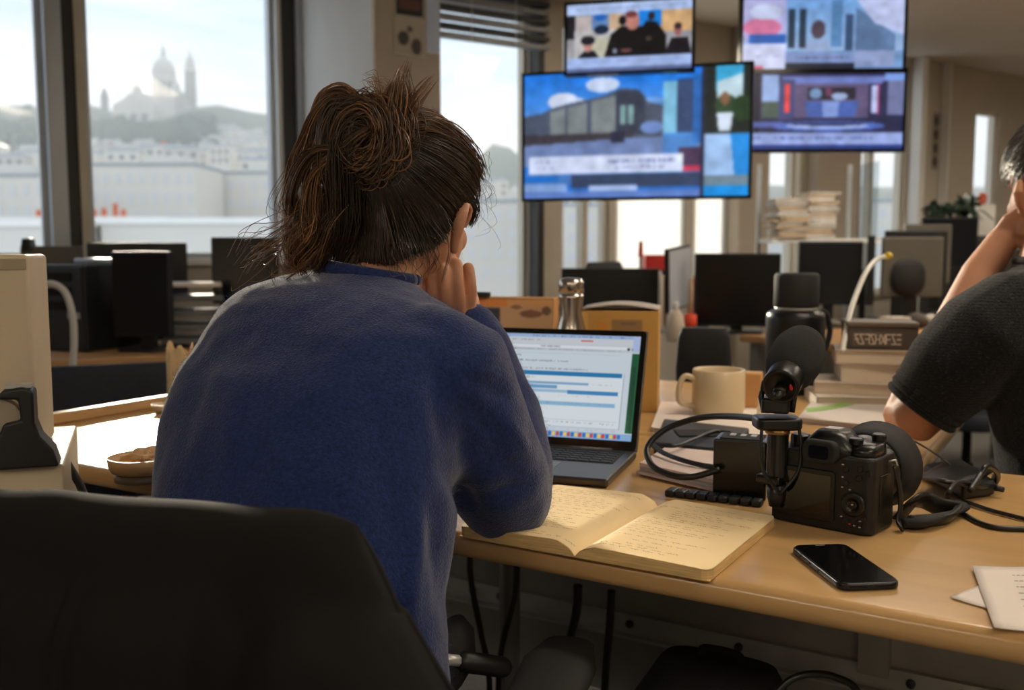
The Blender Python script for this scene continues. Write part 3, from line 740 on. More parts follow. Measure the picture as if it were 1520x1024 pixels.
# local: x right along the back, y away (lens side), z up; back face at y=0
body = MB().prism([(-CW/2, 0), (CW/2-.012, 0), (CW/2, .008), (CW/2, .074), (CW/2-.010, .088), (CW/2-.036, .088), (CW/2-.044, .056), (-CW/2+.006, .056), (-CW/2, .048)], .001, .100)
bo = body.build('body', M_cam, kam, bevel=.006, seg=3)
# shoulders and prism hump
hump = MB().loft([((.004, .030, .096), (.040, 0, 0), (0, .032, 0)), ((.004, .030, .108), (.036, 0, 0), (0, .030, 0)), ((.004, .030, .121), (.024, 0, 0), (0, .026, 0)), ((.004, .031, .126), (.019, 0, 0), (0, .022, 0))], 20, 3.2)
hump.build('viewfinder_hump', M_cams, bo, smooth=True)
MB().box((.004, .030, .1275), (.020, .018, .003)).build('hot_shoe', M_steelr, bo)
MB().loft([((.046, .034, .098), (.020, 0, 0), (0, .030, 0)), ((.046, .036, .110), (.019, 0, 0), (0, .028, 0)), ((.048, .040, .114), (.015, 0, 0), (0, .022, 0))], 16, 3).build('grip_shoulder', M_cams, bo, smooth=True)
for x, y, r_, h in ((-.042, .030, .013, .014), (.036, .022, .009, .006), (.052, .058, .009, .008), (.045, .074, .007, .006)):
    MB().lathe([(r_, 0), (r_, h), (r_*.85, h+.0015)], 20, Matrix.Translation((x, y, .1 if x < 0 else .113))).build('dial', M_cams, bo, smooth=False)
# eyepiece
ey = MB().prism(rrect(.046, .030, .011), -.001, .014, Matrix.Translation((.002, 0, .103)) @ RX).build('eyecup', M_blkm, kam, bevel=.004, seg=3)
MB().prism(rrect(.026, .017, .004), .0135, .0148, Matrix.Translation((.002, 0, .103)) @ RX).build('viewfinder_glass', M_blkg, ey)
lcd = MB().prism(rrect(.080, .066, .005), 0, .0035, Matrix.Translation((-.020, 0, .045)) @ RX).build('rear_screen', M_lcd, kam, bevel=.001)
MB().prism(rrect(.070, .052, .002), .0035, .0039, Matrix.Translation((-.020, 0, .046)) @ RX).build('screen_glass', M_blkg, lcd)
# buttons & control wheel on the right strip
MB().lathe([(.0155, 0), (.0155, .003), (.013, .0042), (.0085, .0038), (.008, .003)], 26, Matrix.Translation((.044, .0, .040)) @ RX).build('control_wheel', M_cams, kam, smooth=True)
MB().lathe([(.006, 0), (.006, .004), (.005, .0046)], 18, Matrix.Translation((.044, .0, .040)) @ RX).build('set_button', M_blkg, kam)
for x, z in ((.034, .066), (.050, .074), (.034, .018), (.050, .017), (.058, .023), (.033, .083), (.051, .086), (.062, .082)):
    b_ = MB().lathe([(.0038, 0), (.0038, .0018), (.003, .0024)], 12, Matrix.Translation((x, .0, z)) @ RX).build('button', M_cams, kam)
for x, z, m_ in ((.029, .060, M_mark), (.039, .058, M_mark), (.029, .073, M_mark), (.029, .022, M_mark), (.040, .014, M_markr), (.046, .013, M_mark), (.0535, .020, M_mark), (.053, .012, M_mark), (.029, .089, M_mark), (.044, .0405, M_mark)):
    MB().box((x, -.0006 if abs(z-.0405) > 1e-4 else -.0048, z), (.0026, .0008, .0015)).build('mark', m_, kam)
# side doors on the right end
for z, h in ((.06, .05),): MB().box((CW/2+.0004, .040, z-.01), (.0012, .034, h)).build('card_door', M_cams, kam, bevel=.001)
# lens: axis +y, up a little higher than body middle
LXc, LZc = .016, .0615
Mlens = Matrix.Translation((LXc, .050, LZc)) @ Matrix.Rotation(R(-90), 4, 'X')
MB().lathe([(.040, 0), (.040, .010), (.044, .012), (.044, .040), (.046, .042), (.046, .050), (.048, .056), (.048, .064)], 40, Mlens).build('lens_barrel', M_cams, kam, smooth=True)
rg_ = MB()
for k in range(60):
    a = 2*math.pi*k/60; rg_.box((.0448*math.cos(a), .0448*math.sin(a), .027), (.0016, .0024, .024), a)
rg_.v = [tuple(Mlens @ Vector(p)) for p in rg_.v]; o = rg_.build('focus_ring_ribs', M_rub, kam); o['kind'] = 'stuff'
MB().lathe([(.048, .060), (.051, .064), (.053, .070), (.060, .108), (.0585, .108), (.050, .068)], 40, Mlens, close=False).build('lens_hood', M_blkm, kam, smooth=True, solid=.0012)
MB().lathe([(.044, .066), (.036, .062), (.001, .060)], 32, Mlens, close=False).build('front_glass', M_blkg, kam, smooth=True)
# strap lug and hanging strap on the right
MB().tube([(CW/2, .050, .090), (CW/2+.008, .052, .093), (CW/2+.010, .054, .086), (CW/2+.003, .055, .084)], .0014, 8).build('strap_ring', M_steelr, kam, smooth=True)
def ribbon(pts, w_, up, th=.0016):
    p = spline(pts, 10); mb_ = MB()
    return mb_.tube(p, w_, 10, flat=th/w_*1.0, up=up)
ribbon([(CW/2+.007, .054, .085), (CW/2+.012, .060, .055), (CW/2+.013, .062, .03), (CW/2+.012, .058, .012), (CW/2+.020, .050, .005)], .006, (1, 0, 0), .0025).build('strap_end', M_rub, kam, smooth=True)
# neck strap lying in a heap to the right of the camera
sp_ = [PZ(1335, 768, DZ+.004), PZ(1356, 745, DZ+.03), PZ(1372, 742, DZ+.025), PZ(1395, 752, DZ+.015), PZ(1420, 757, DZ+.008), PZ(1405, 772, DZ+.006), PZ(1370, 776, DZ+.006), PZ(1345, 774, DZ+.01)]
o = ribbon(sp_, .013, (0, 0, 1), .004).build('neck_strap', M_rub, None, smooth=True); tag(o, 'crumpled black neck strap lying against the camera base', 'strap')
sp_ = [PZ(1340, 776, DZ+.008), PZ(1375, 772, DZ+.012), PZ(1418, 760, DZ+.012), PZ(1425, 752, DZ+.01)]
o = MB().tube(spline(sp_, 8), [.010+.004*math.sin(k*.3) for k in range(25)], 10, flat=.6).build('strap_pad', M_blkm, None, smooth=True); tag(o, 'padded black strap end lying in front of the charger', 'strap')
# charger with flat lid
q = [PZ(a_, b_, DZ) for a_, b_ in ((1368, 712), (1428, 745), (1478, 738), (1425, 702))]
c = sum(q, Vector())/4; chg = thing('charger', 'black wedge shaped power adapter lying by its cord', 'charger', (c.x, c.y, DZ))
MB().prism([((a_-c).x, (a_-c).y) for a_ in q], .002, .026).build('body', M_blk, chg, bevel=.007, seg=3)
q2 = [Vector((a_.x, a_.y, 0)) for a_ in q]
MB().box((.0, .0, .0275), (.05, .03, .003), R(-30)).build('lid', M_rub, chg, bevel=.001)
MB().tube([tuple((q[2]-c)*.9+Vector((0, 0, .014))), tuple((q[2]-c)*1.12+Vector((.004, 0, .013)))], [.006, .004], 10).build('cord_relief', M_rub, chg, smooth=True)
# flat leather flap / case between camera and charger
o = MB().grid(lambda u, v: tuple(PZ(1364+u*70+v*40, 708+u*14-v*22, DZ+.028+.012*math.sin(math.pi*u)*(1-v*.5))), 14, 8).build('case_flap', M_rub, None, smooth=True, solid=.004); tag(o, 'curved black flap resting over the charger', 'case')
cable('charger_cable', 'thick black cord looping off the charger towards the papers', [PZ(1470, 690, DZ+.012), PZ(1478, 703, DZ+.008), PZ(1462, 722, DZ+.02), PZ(1425, 715, DZ+.036), PZ(1408, 730, DZ+.03), PZ(1408, 742, DZ+.012), PZ(1432, 764, DZ+.004), PZ(1470, 781, DZ+.004), PZ(1520, 785, DZ+.004), PZ(1600, 786, DZ+.004)], .0036)
cable('usb_cable', 'black cable running beside the thick cord over bare desk', [PZ(1412, 745, DZ+.006), PZ(1430, 744, DZ+.005), PZ(1470, 757, DZ+.004), PZ(1520, 770, DZ+.004), PZ(1600, 790, DZ+.004)], .003)
cable('thin_strap_loop', 'narrow black strap loop sticking up behind the charger', [PZ(1440, 728, DZ+.024), PZ(1455, 705, DZ+.04), PZ(1465, 692, DZ+.05), PZ(1480, 702, DZ+.03), PZ(1478, 715, DZ+.01), PZ(1465, 722, DZ+.004)], .0045)
cable('earphone_wire', 'thin dark wire slanting from the lens hood to the charger', [PZ(1358, 655, DZ+.05), PZ(1375, 665, DZ+.045), PZ(1400, 682, DZ+.04), PZ(1415, 694, DZ+.03)], .0016)
# ================================================================== microphone on a bracket
mic = thing('microphone', 'black shotgun microphone with foam windscreen on the camera', 'microphone', (0, 0, 0))
mb0 = P(1158, 575, 1.24); mtip = P(1192, 512, 1.36); ax = (mtip-mb0).normalized()
foam = mat('foam', rgb(15, 15, 16), .95, nscale=200, namt=.5, bump=.6, bscale=900, bdist=.002)
q_ = ax.to_track_quat('Z', 'Y').to_matrix().to_4x4()
Mm = Matrix.Translation(mb0) @ q_
Lm = (mtip-mb0).length
MB().lathe([(.018, .028), (.023, .032), (.029, .045), (.034, .065), (.0365, .09), (.036, .115), (.031, .14), (.021, .158), (.008, .165)], 28, Mm).build('windscreen', foam, mic, smooth=True)
mbd = MB().lathe([(.0005, .004), (.012, .004), (.019, .002), (.0225, .0), (.0235, .004), (.0235, .040), (.021, .05)], 28, Mm).build('mic_body', mat('mic_body', rgb(20, 20, 21), .3, .3), mic, smooth=True)
MB().lathe([(.007, -.012), (.0085, -.010), (.0085, .004), (.006, .006)], 14, Mm @ Matrix.Translation((-.001, -.003, 0))).build('xlr_plug', M_steelr if False else M_cams, mbd, smooth=True)
MB().lathe([(.0045, -.024), (.0055, -.012), (.005, 0)], 12, Mm @ Matrix.Translation((-.001, -.003, 0))).build('plug_boot', M_rub, mbd, smooth=True)
red = mat('red_light', rgb(190, 36, 30), .35)
rt = Mm.to_3x3() @ Vector((1, 0, 0))
for s_ in (1,):
    p0 = mb0+Vector((s_*.0135, -.003, .001)); MB().ell(p0, (.0028, .002, .005), nu=8, nv=6).build('red_marker', red, mbd)
# shock mount: cradle, plate, screw ring, post
cm = P(1155, 612, 1.27)
MB().box(cm+Vector((0, .008, .010)), (.036, .045, .020), R(-20)).build('cradle', M_cams, mic, bevel=.004)
for s_ in (-1, 1): MB().tube([cm+Vector((s_*.018, .0, .0)), cm+Vector((s_*.022, .004, .02)), cm+Vector((s_*.016, .010, .040))], .004, 8).build('cradle_arm', M_cams, mic, smooth=True)
MB().prism(rrect(.060, .046, .012), -.012, .004, Matrix.Translation(cm+Vector((0, .005, -.010)))).build('plate', M_cams, mic, bevel=.004, seg=3)
MB().lathe([(.015, 0), (.016, .001), (.016, .005), (.015, .006)], 22, Matrix.Translation(cm+Vector((.0, .0, -.028)))).build('brass_ring', mat('brass', rgb(150, 118, 78), .35, .8), mic, smooth=True)
pb = P(1158, 706, 1.272)
MB().lathe([(.0135, 0), (.0135, (cm.z-.026)-pb.z)], 22, Matrix.Translation((cm.x+.001, cm.y, pb.z))).build('post', M_cams, mic, smooth=False)
MB().box((cm.x+.002, cm.y+.012, pb.z-.004), (.034, .050, .012), CA).build('clamp', M_cams, mic, bevel=.003)
MB().lathe([(.010, -.03), (.012, -.02), (.0135, 0)], 16, Matrix.Translation((cm.x+.001, cm.y, pb.z-.01))).build('clamp_screw', M_cams, mic, smooth=True)
for s_, dz in ((-1, .0), (1, .0)):
    pp = [cm+Vector((s_*.024, -.012, -.014)), cm+Vector((s_*.026, -.018, -.045)), cm+Vector((s_*.022, -.020, -.075)), Vector((cm.x+s_*.006, cm.y-.020, pb.z-.012)), Vector((cm.x, cm.y-.016, pb.z-.02))]
    MB().tube(spline(pp, 8), .0022, 8).build('mic_lead', M_rub, mic, smooth=True)
# cable loop from the mount, round the paper pile
cable('camera_cable', 'thick black cable arching in a loop beside the laptop', [P(1128, 622, 1.30), P(1090, 618, 1.38), P(1040, 620, 1.44), P(990, 636, 1.47), P(962, 662, 1.46), P(966, 688, 1.43), P(990, 703, 1.40), P(1025, 708, 1.38), P(1068, 697, 1.38)], .0048)
cable('data_cable', 'black cable curling over the flat black case', [PZ(968, 660, DZ+.035), PZ(985, 672, DZ+.03), PZ(1010, 682, DZ+.028), PZ(1040, 690, DZ+.026), PZ(1068, 694, DZ+.024)], .0042)
cable('data_cable', 'thin black cable bending back across the flat black case', [PZ(968, 658, DZ+.03), PZ(1000, 662, DZ+.032), PZ(1030, 652, DZ+.033), PZ(1060, 640, DZ+.032), PZ(1085, 642, DZ+.03)], .0032)
# ================================================================== mug
c = PZ(1066, 616, DZ+.006); mug = thing('mug', 'plain cream mug standing on the pages', 'mug', (c.x, c.y, DZ+.0065), 0)
M_mug = mat('cream_ceramic', rgb(206, 186, 152), .25, nscale=6, namt=.03)
k_ = c.y/F; rm = 39*k_; hm = .099
MB().lathe([(rm*.88, 0), (rm*.93, .003), (rm, .02), (rm, hm-.002), (rm-.0015, hm), (rm-.004, hm-.002), (rm-.004, .02), (rm*.8, .008), (.001, .007)], 40, close=False).build('cup', M_mug, mug, smooth=True)
hp_ = spline([(-rm+.003, -.012, hm*.80), (-rm-.020, -.014, hm*.86), (-rm-.032, -.016, hm*.62), (-rm-.028, -.015, hm*.30), (-rm+.002, -.010, hm*.20)], 8)
MB().tube(hp_, .0062, 10, flat=1.0).build('handle', M_mug, mug, smooth=True)
MB().lathe([(rm-.0045, hm*.78), (.001, hm*.78)], 30, close=False).build('coffee', mat('coffee', rgb(120, 84, 50), .1), mug)
# cardboard block behind mug
def bx(name, label, cat, px, py, z, d3, rz, m, bevel=.002, parts=(), group=None, dy=0):
    p = PZ(px, py, z); o = thing(name, label, cat, (p.x, p.y+dy, z), rz, group)
    MB().box((0, 0, d3[2]/2+.0002), d3, 0).build('body', m, o, bevel=bevel)
    return o
M_card = mat('cardboard', rgb(190, 142, 90), .85, nscale=12, namt=.08)
cbx = bx('cardboard_box', 'small tan cardboard box tucked behind the mug', 'box', 1118, 606, DZ+.0105, (.055, .05, .075), R(-20), M_card, dy=.04)
MB().box((0, 0, .0758), (.053, .012, .0008)).build('tape', mat('packing_tape', rgb(206, 166, 112), .3), cbx)
ab_ = MB().loft([((0, 0, 0), (.014, 0, 0), (0, .006, 0)), ((-.002, 0, .03), (.012, 0, 0), (0, .005, 0)), ((-.004, .0, .05), (.005, 0, 0), (0, .003, 0))], 12).build('eraser', mat('ivory', rgb(222, 208, 184), .5), None, smooth=True, loc=PZ(1128, 612, DZ+.009)+Vector((0, -.03, -.003))); tag(ab_, 'rounded ivory eraser leaning by the cardboard box', 'eraser')
# ================================================================== thermos
c = PZ(1178, 582, DZ); kt = c.y/F; th = thing('thermos', 'tall matte black insulated bottle with a wide cap', 'bottle', (c.x, c.y, DZ))
rb = 43*kt; zt = P(1178, 405, c.y).z-DZ; zs = P(1178, 460, c.y).z-DZ
M_th = mat('thermos_black', rgb(24, 25, 28), .32, .3, nscale=40, namt=.1)
MB().lathe([(rb*.92, 0), (rb, .006), (rb, zs-.02), (rb*.97, zs-.008), (rb*.80, zs)], 36).build('body', M_th, th, smooth=True)
MB().lathe([(rb*.72, zs), (rb*.72, zs+.008)], 30).build('neck_ring', M_steelr, th, smooth=True)
cp = MB().lathe([(rb*.74, zs+.008), (rb*.76, zs+.012), (rb*.76, zt-.008), (rb*.70, zt-.001), (rb*.62, zt), (rb*.55, zt-.004)], 30).build('cap', M_blkm, th, smooth=True)
MB().tube(spline([(rb*.7, 0, zs-.004), (rb*1.05, .004, zs-.008), (rb*1.22, .006, zs-.05), (rb*1.1, .005, zs-.095), (rb*.94, .004, zs-.10)], 7), .007, 10).build('handle', M_blkm, th, smooth=True)
# ================================================================== books and boxes
M_bkw = mat('book_pages', rgb(206, 192, 172), .85, nscale=300, namt=.08, stretch=(.02, .02, 1))
M_bc = [mat('book_cover_%d' % k, rgb(*c_), .5) for k, c_ in enumerate(((186, 172, 154), (170, 152, 132), (200, 190, 176), (150, 136, 122)))]
def book(label, px, py, z, d3, rz, mc, dy=0, group='books stacked on the facing desk'):
    p = PZ(px, py, z); o = thing('book', label, 'book', (p.x, p.y+dy, z), rz, group)
    w_, d_, h_ = d3
    MB().box((0, 0, h_/2), (w_-.006, d_-.006, h_-.004)).build('pages', M_bkw, o)
    MB().box((0, 0, .0012), (w_, d_, .002)).build('cover', mc, o); MB().box((0, 0, h_-.001), (w_, d_, .002)).build('cover', mc, o)
    MB().box((-w_/2+.001, 0, h_/2), (.002, d_, h_)).build('spine', mc, o)
    return o, p
RB = R(-14); b0 = PZ(1290, 604, DZ); yb = b0.y+.055
def onp(px, z): # book positions on one stack
    return Vector(((px-760)/F*yb, yb, z))
def book_at(label, px, z, d3, rz, mc, dy=0):
    o, _ = book(label, 1290, 604, DZ, d3, rz, mc); v = onp(px, z); o.location = (v.x, v.y+dy, z); return o
z = DZ
zz = [.028, .026, .040, .032]
book_at('pale paperback at the bottom of the stack with the wooden block', 1276, z, (.215, .17, zz[0]), R(-8), M_bc[2], -.01); z += zz[0]+.0005
book_at('pale thick paperback second from the bottom of the stack', 1284, z, (.205, .16, zz[1]), R(-18), M_bc[0], .015); z += zz[1]+.0005
book_at('thick white book under the uppermost book of the stack', 1308, z, (.165, .15, zz[2]), R(-12), M_bc[2], .03); z += zz[2]+.0005
book_at('tan covered book lying uppermost under the printed dark box', 1308, z, (.185, .155, zz[3]), R(-15), M_bc[1], .03); z += zz[3]+.0005
v = onp(1316, z); kb = thing('printed_box', 'flat dark box with a pale lettered label on the books', 'box', (v.x, v.y+.04, z), R(-12))
M_kb = mat('dark_box', rgb(66, 58, 52), .55, nscale=20, namt=.15)
MB().box((0, 0, .029), (.155, .12, .058)).build('body', M_kb, kb, bevel=.003); MB().box((0, 0, .058), (.160, .125, .012)).build('lid', mat('dark_box_lid', rgb(92, 80, 68), .5), kb, bevel=.003)
MB().box((-.012, -.0604, .024), (.110, .001, .032)).build('label_patch', mat('label_dark', rgb(92, 82, 74), .6), kb)
fc = MB(); rg = random.Random(11)
lx_ = -.062
for ch in range(9):                                 # blurred outline lettering, one frame of strokes per letter
    wl = .0115; x0 = lx_+ch*.0116; z0, z1 = .013, .035
    for a_, b_ in rg.sample([((0, 0), (0, 1)), ((1, 0), (1, 1)), ((0, 0), (1, 1)), ((0, 1), (1, 0)), ((0, 1), (1, 1)), ((0, 0), (1, 0)), ((0, .5), (1, .5))], 3):
        p0 = Vector((x0+a_[0]*wl*.8, -.0613, z0+a_[1]*(z1-z0))); p1 = Vector((x0+b_[0]*wl*.8, -.0613, z0+b_[1]*(z1-z0))); fc.tube([p0, p1], .0011, 4)
fc.build('lettering', mat('label_letters', rgb(206, 190, 172), .6), kb)['kind'] = 'stuff'
wb = bx('wood_block', 'little brown wooden block in front of the books', 'block', 1316, 590, DZ, (.030, .03, .045), R(-25), mat('brown_wood', rgb(150, 108, 74), .6, nscale=30, namt=.2, stretch=(1, 1, 8)), dy=-.06)
stack('magazine_pile', 'open magazines with a green streak under the book stack', [(1190, 628), (1320, 642), (1340, 606), (1215, 596)], DZ, 3, .004, [M_pa3, M_paper], .008, seed=9)
gs = MB().grid(lambda u, v: tuple(PZ(1195+u*70+v*4, 606-u*12+v*5+2*math.sin(u*3), DZ+.0125)), 8, 2).build('green_strip', mat('green_ink', rgb(128, 168, 84), .6), None, solid=.0008); tag(gs, 'narrow green paper strip on the magazines', 'paper')
# white cable with yellow plug
cable('network_cable', 'white cable rising in an arc to a yellow plug', [P(1250, 525, 2.25), P(1258, 480, 2.3), P(1270, 440, 2.4), P(1285, 405, 2.5), P(1300, 386, 2.6), P(1312, 381, 2.7)], .0065, mat('white_cable', rgb(206, 204, 196), .4), n=10)
yp = P(1316, 380, 2.72); o = MB().tube([yp, yp+Vector((.012, .012, .001))], .010, 12).build('yellow_plug', mat('yellow_plastic', rgb(226, 190, 60), .4), None); tag(o, 'yellow plug at the tip of the white cable', 'plug')
# ================================================================== things behind the laptop (facing desk)
def ondesk(px, d): return Vector(((px-760)/F*d, d, DZ))
p = ondesk(848, 2.05); bt = thing('steel_bottle', 'brushed steel water bottle standing behind the laptop', 'bottle', p)
kz = p.y/F; M_st = mat('brushed_steel', rgb(188, 180, 170), .22, 1.0, nscale=60, namt=.05, stretch=(1, 1, .05))
ht = P(848, 412, p.y).z-DZ; hn = P(848, 436, p.y).z-DZ; hs = P(848, 487, p.y).z-DZ
MB().lathe([(.033, 0), (.035, .004), (.035, hs-.04), (.034, hs-.02), (.030, hs), (.022, hs+.03), (19*kz*.98, hn-.008), (18.5*kz, hn)], 32).build('body', M_st, bt, smooth=True)
MB().lathe([(18*kz, hn+.002), (19*kz, hn+.003), (19*kz, ht-.010), (16*kz, ht-.002), (10*kz, ht)], 28).build('cap', M_st, bt, smooth=True)
def flatbox(name, label, cat, pxa, pxb, pyt, d, dep, rz, m, h=None, img=None):
    a_ = P(pxa, pyt, d); b_ = P(pxb, pyt, d); W_ = (b_.x-a_.x)/math.cos(rz); H_ = h or a_.z-DZ; o = thing(name, label, cat, ((a_.x+b_.x)/2, d+dep/2, DZ if h is None else a_.z-h), rz)
    MB().box((0, 0, H_/2+.0003), (W_, dep, H_)).build('body', m, o, bevel=.002)
    if img: img.mesh('print', W_*.98, H_*.97, mat_print, o, Matrix.Translation((0, -dep/2-.0008, H_/2)))
    return o, W_, H_
im = Img(60, 120, (206, 172, 138)); im.rect(0, 0, 1, .07, (230, 150, 84)); im.rect(.5, .0, 1, .07, (222, 170, 120)); im.rect(.0, .075, .42, .24, (110, 104, 100)); im.rect(.2, .085, .42, .2, (60, 64, 74)); im.ell(.6, .07, .06, .018, (150, 116, 90)); im.ell(.76, .13, .12, .035, (140, 100, 84)); im.ell(.93, .10, .05, .04, (120, 100, 84)); im.blur(1)
flatbox('magazine_box', 'orange and tan printed carton behind the woman', 'box', 690, 826, 442, 2.2, .06, R(-14), M_card, img=im)
im = Img(60, 100, (198, 152, 78)); im.rect(.40, .07, .80, .24, (150, 118, 78)); im.rect(.0, .0, .08, 1, (214, 172, 100)); im.rect(.22, .10, .34, .24, (208, 142, 62)); im.text(.45, .10, .75, .025, (96, 80, 66), .6); im.blur(1)
o, W_, H_ = flatbox('yellow_carton', 'yellow ochre carton with a faded label beside the steel bottle', 'box', 872, 986, 462, 2.15, .16, R(-10), mat('ochre_card', rgb(196, 152, 84), .8, nscale=8, namt=.08), img=im)
MB().grid(lambda u, v: (-W_/2+W_*u, -.08+.16*v, H_+.004+.010*math.sin(math.pi*u)), 12, 3).build('flap', M_pa3, o, smooth=True, solid=.002)
o, *_ = flatbox('small_black_block', 'tiny black block perched on the orange carton', 'box', 704, 726, 434, 2.2, .03, R(-14), M_blk, h=.012)
# ================================================================== left end of the desk: bowl, cup, paper bag
c = PZ(212, 712, DZ); bw = thing('bowl', 'shallow tan bowl on a dark foot holding a tissue', 'bowl', (c.x, c.y, DZ))
kb_ = c.y/F; M_bowl = mat('tan_bowl', rgb(196, 160, 112), .4, nscale=8, namt=.05)
MB().lathe([(.040, .0), (.042, .001), (.042, .011), (.036, .013)], 32).build('foot', mat('bowl_foot', rgb(108, 96, 80), .5), bw, smooth=True)
MB().lathe([(.038, .013), (.046, .016), (.051, .026), (.052, .038), (.0505, .0385), (.049, .028), (.043, .019), (.001, .0175)], 36, close=False).build('dish', M_bowl, bw, smooth=True)
def crumple(c_, r_, amp, seed, nu=24, nv=14):
    b_ = MB().ell((0, 0, 0), (1, 1, 1), nu=nu, nv=nv); out = []
    for p_ in b_.v:
        q_ = Vector(p_); n_ = mnoise.noise(q_*1.8+Vector((seed, 0, 0)))+.5*abs(mnoise.noise(q_*4+Vector((0, seed, 0))))
        q_ = q_*(1+amp*n_); out.append((c_[0]+q_.x*r_[0], c_[1]+q_.y*r_[1], c_[2]+q_.z*r_[2]))
    b_.v = out; return b_
t_o = crumple((0, 0, 0), (.030, .026, .014), .7, 4).build('tissue', mat('tissue_paper', rgb(204, 166, 124), .9), None, loc=(c.x+.004, c.y, DZ+.032)); tag(t_o, 'crumpled tan tissue lying in the bowl', 'tissue')
bgp = PZ(268, 585, DZ); bag = MB()
def bagf(u, v):
    a_ = 2*math.pi*u; r_ = 1+.10*math.sin(5*a_)*v; top_ = .012*math.sin(a_*3+.6)+.012*math.cos(a_*5)
    return (.032*math.cos(a_)*r_, .022*math.sin(a_)*r_*(1-.4*v), v*(.110+top_*1.0))
o = bag.grid(bagf, 40, 10).build('paper_bag', mat('kraft_paper', rgb(214, 186, 146), .85, nscale=14, namt=.06, bump=.4, bscale=30), None, smooth=True, solid=.001, loc=(bgp.x, bgp.y, DZ+.001)); tag(o, 'small open kraft paper bag with a jagged rim', 'bag')
c = PZ(243, 612, DZ); o = MB().lathe([(.012, 0), (.022, .010), (.026, .018), (.025, .018), (.020, .010), (.001, .002)], 24, close=False).build('saucer', mat('pale_dish', rgb(222, 206, 180), .4), None, smooth=True, solid=.001, loc=(c.x, c.y, DZ+.001)); tag(o, 'small pale dish next to the paper bag', 'dish')
# ================================================================== beige cabinet with casing and tape dispenser
M_bei = mat('beige_enamel', rgb(198, 182, 154), .5, nscale=6, namt=.04, bump=.03, bscale=90)
bp = P(98, 684, 1.26); cq = P(95, 690, 1.24)-Matrix.Rotation(R(21), 3, 'Z') @ Vector((.22, -.15, 0)); cab = thing('drawer_cabinet', 'beige metal drawer cabinet beside the desk end', 'cabinet', (cq.x, cq.y, 0), R(21))
CH = bp.z
MB().box((0, 0, CH/2), (.44, .30, CH)).build('body', M_bei, cab, bevel=.004)
for k in range(3):
    d_ = MB().box((0, -.154, CH-.033-.21*(k+.5)+.0), (.41, .012, .20)).build('drawer', M_bei, cab, bevel=.003); MB().box((0, -.163, CH-.06-.21*k-.02), (.10, .012, .012)).build('handle', M_steelr, d_, bevel=.002)
tw2 = P(74, 690, 1.30); cq = P(57, 690, 1.29)-Matrix.Rotation(R(17), 3, 'Z') @ Vector((.20, -.075, 0)); case = thing('computer_case', 'tall beige casing standing on the drawer cabinet', 'computer', (cq.x, cq.y, CH), R(17))
HC = P(60, 378, 1.33).z-CH
MB().box((0, 0, HC/2+.0005), (.40, .15, HC)).build('body', M_bei, case, bevel=.006)
MB().box((.017, -.0755, HC-.012), (.36, .002, .014)).build('top_seam', mat('darker_beige', rgb(160, 146, 122), .6), case)  # narrow strip in a darker beige
MB().box((.03, -.079, HC*.42), (.22, .010, HC*.74)).build('side_panel', M_bei, case, bevel=.006)
for k in range(6): MB().box((-.10, -.0845, HC*.2+.016*k), (.10, .002, .005)).build('vent_slot', mat('vent_dark', rgb(60, 56, 50), .7), case)
dp = P(44, 690, 1.225); td = thing('tape_dispenser', 'black tape dispenser on the beige drawer cabinet', 'dispenser', (dp.x, 1.235, CH), R(20))
prof = [(-.062, 0), (.032, 0), (.026, .022), (.012, .040), (.006, .058), (.006, .098), (-.006, .104), (-.030, .100), (-.036, .090), (-.012, .088), (-.010, .062), (-.030, .058), (-.034, .046), (-.062, .040)]
MB().prism(prof, -.022, .022, RX).build('body', M_blk, td, bevel=.004, seg=3)
MB().lathe([(.026, -.010), (.026, .010)], 26, Matrix.Translation((-.036, 0, .062)) @ RX).build('tape_roll', mat('clear_tape', rgb(150, 140, 122), .3), td)
MB().box((-.012, 0, .104), (.03, .026, .004)).build('cutter', M_steelr, td)
cable('grey_cable', 'flat dark cable hanging off the drawer cabinet', [P(100, 688, 1.36), P(112, 708, 1.37), P(122, 728, 1.38), P(128, 760, 1.38), P(128, 900, 1.38)], .006, mat('dark_grey_cable', rgb(74, 70, 66), .5))
# ================================================================== under the desk
cable('black_lead', 'black lead bowing round the desk leg', [DW(-0.350, .60, .70), DW(-0.365, .58, .60), DW(-0.375, .56, .48), DW(-0.345, .55, .36), DW(-0.330, .56, .25), DW(-0.350, .58, .02)], .006)
cable('black_lead', 'black lead bulging on the far side of the desk leg', [DW(-0.300, .60, .70), DW(-0.275, .57, .56), DW(-0.272, .56, .44), DW(-0.300, .55, .30), DW(-0.310, .56, .02)], .006)
cable('power_lead', 'black plug lead hanging slanted under the desk', [P(858, 868, 1.66), P(856, 905, 1.66), P(848, 940, 1.66), P(838, 985, 1.66), P(830, 1040, 1.66)], .008)
cable('power_lead', 'straight black plug lead hanging under the notebook', [P(908, 876, 1.62), P(905, 930, 1.62), P(900, 985, 1.62), P(896, 1060, 1.62)], .007)
cable('grey_lead', 'thin grey lead slanting up beneath the desk', [DW(-0.300, .60, .50), DW(-0.260, .62, .57), DW(-0.200, .66, .66)], .003, mat('grey_lead', rgb(150, 148, 142), .5))
cable('floor_cable', 'black cable arching up from the floor under the desk', [P(1150, 1030, 1.25), P(1175, 1008, 1.25), P(1205, 1000, 1.25), P(1240, 1005, 1.25), P(1275, 1030, 1.25), P(1300, 1120, 1.25)], .005)
bgx = P(1040, 990, 1.38); bk = thing('backpack', 'black backpack standing upright under the desk', 'bag', (bgx.x+.02, 1.38, 0), R(-30))
M_bp = mat('black_nylon', rgb(13, 14, 18), .7, nscale=80, namt=.3, bump=.2, bscale=300)
hb = bgx.z
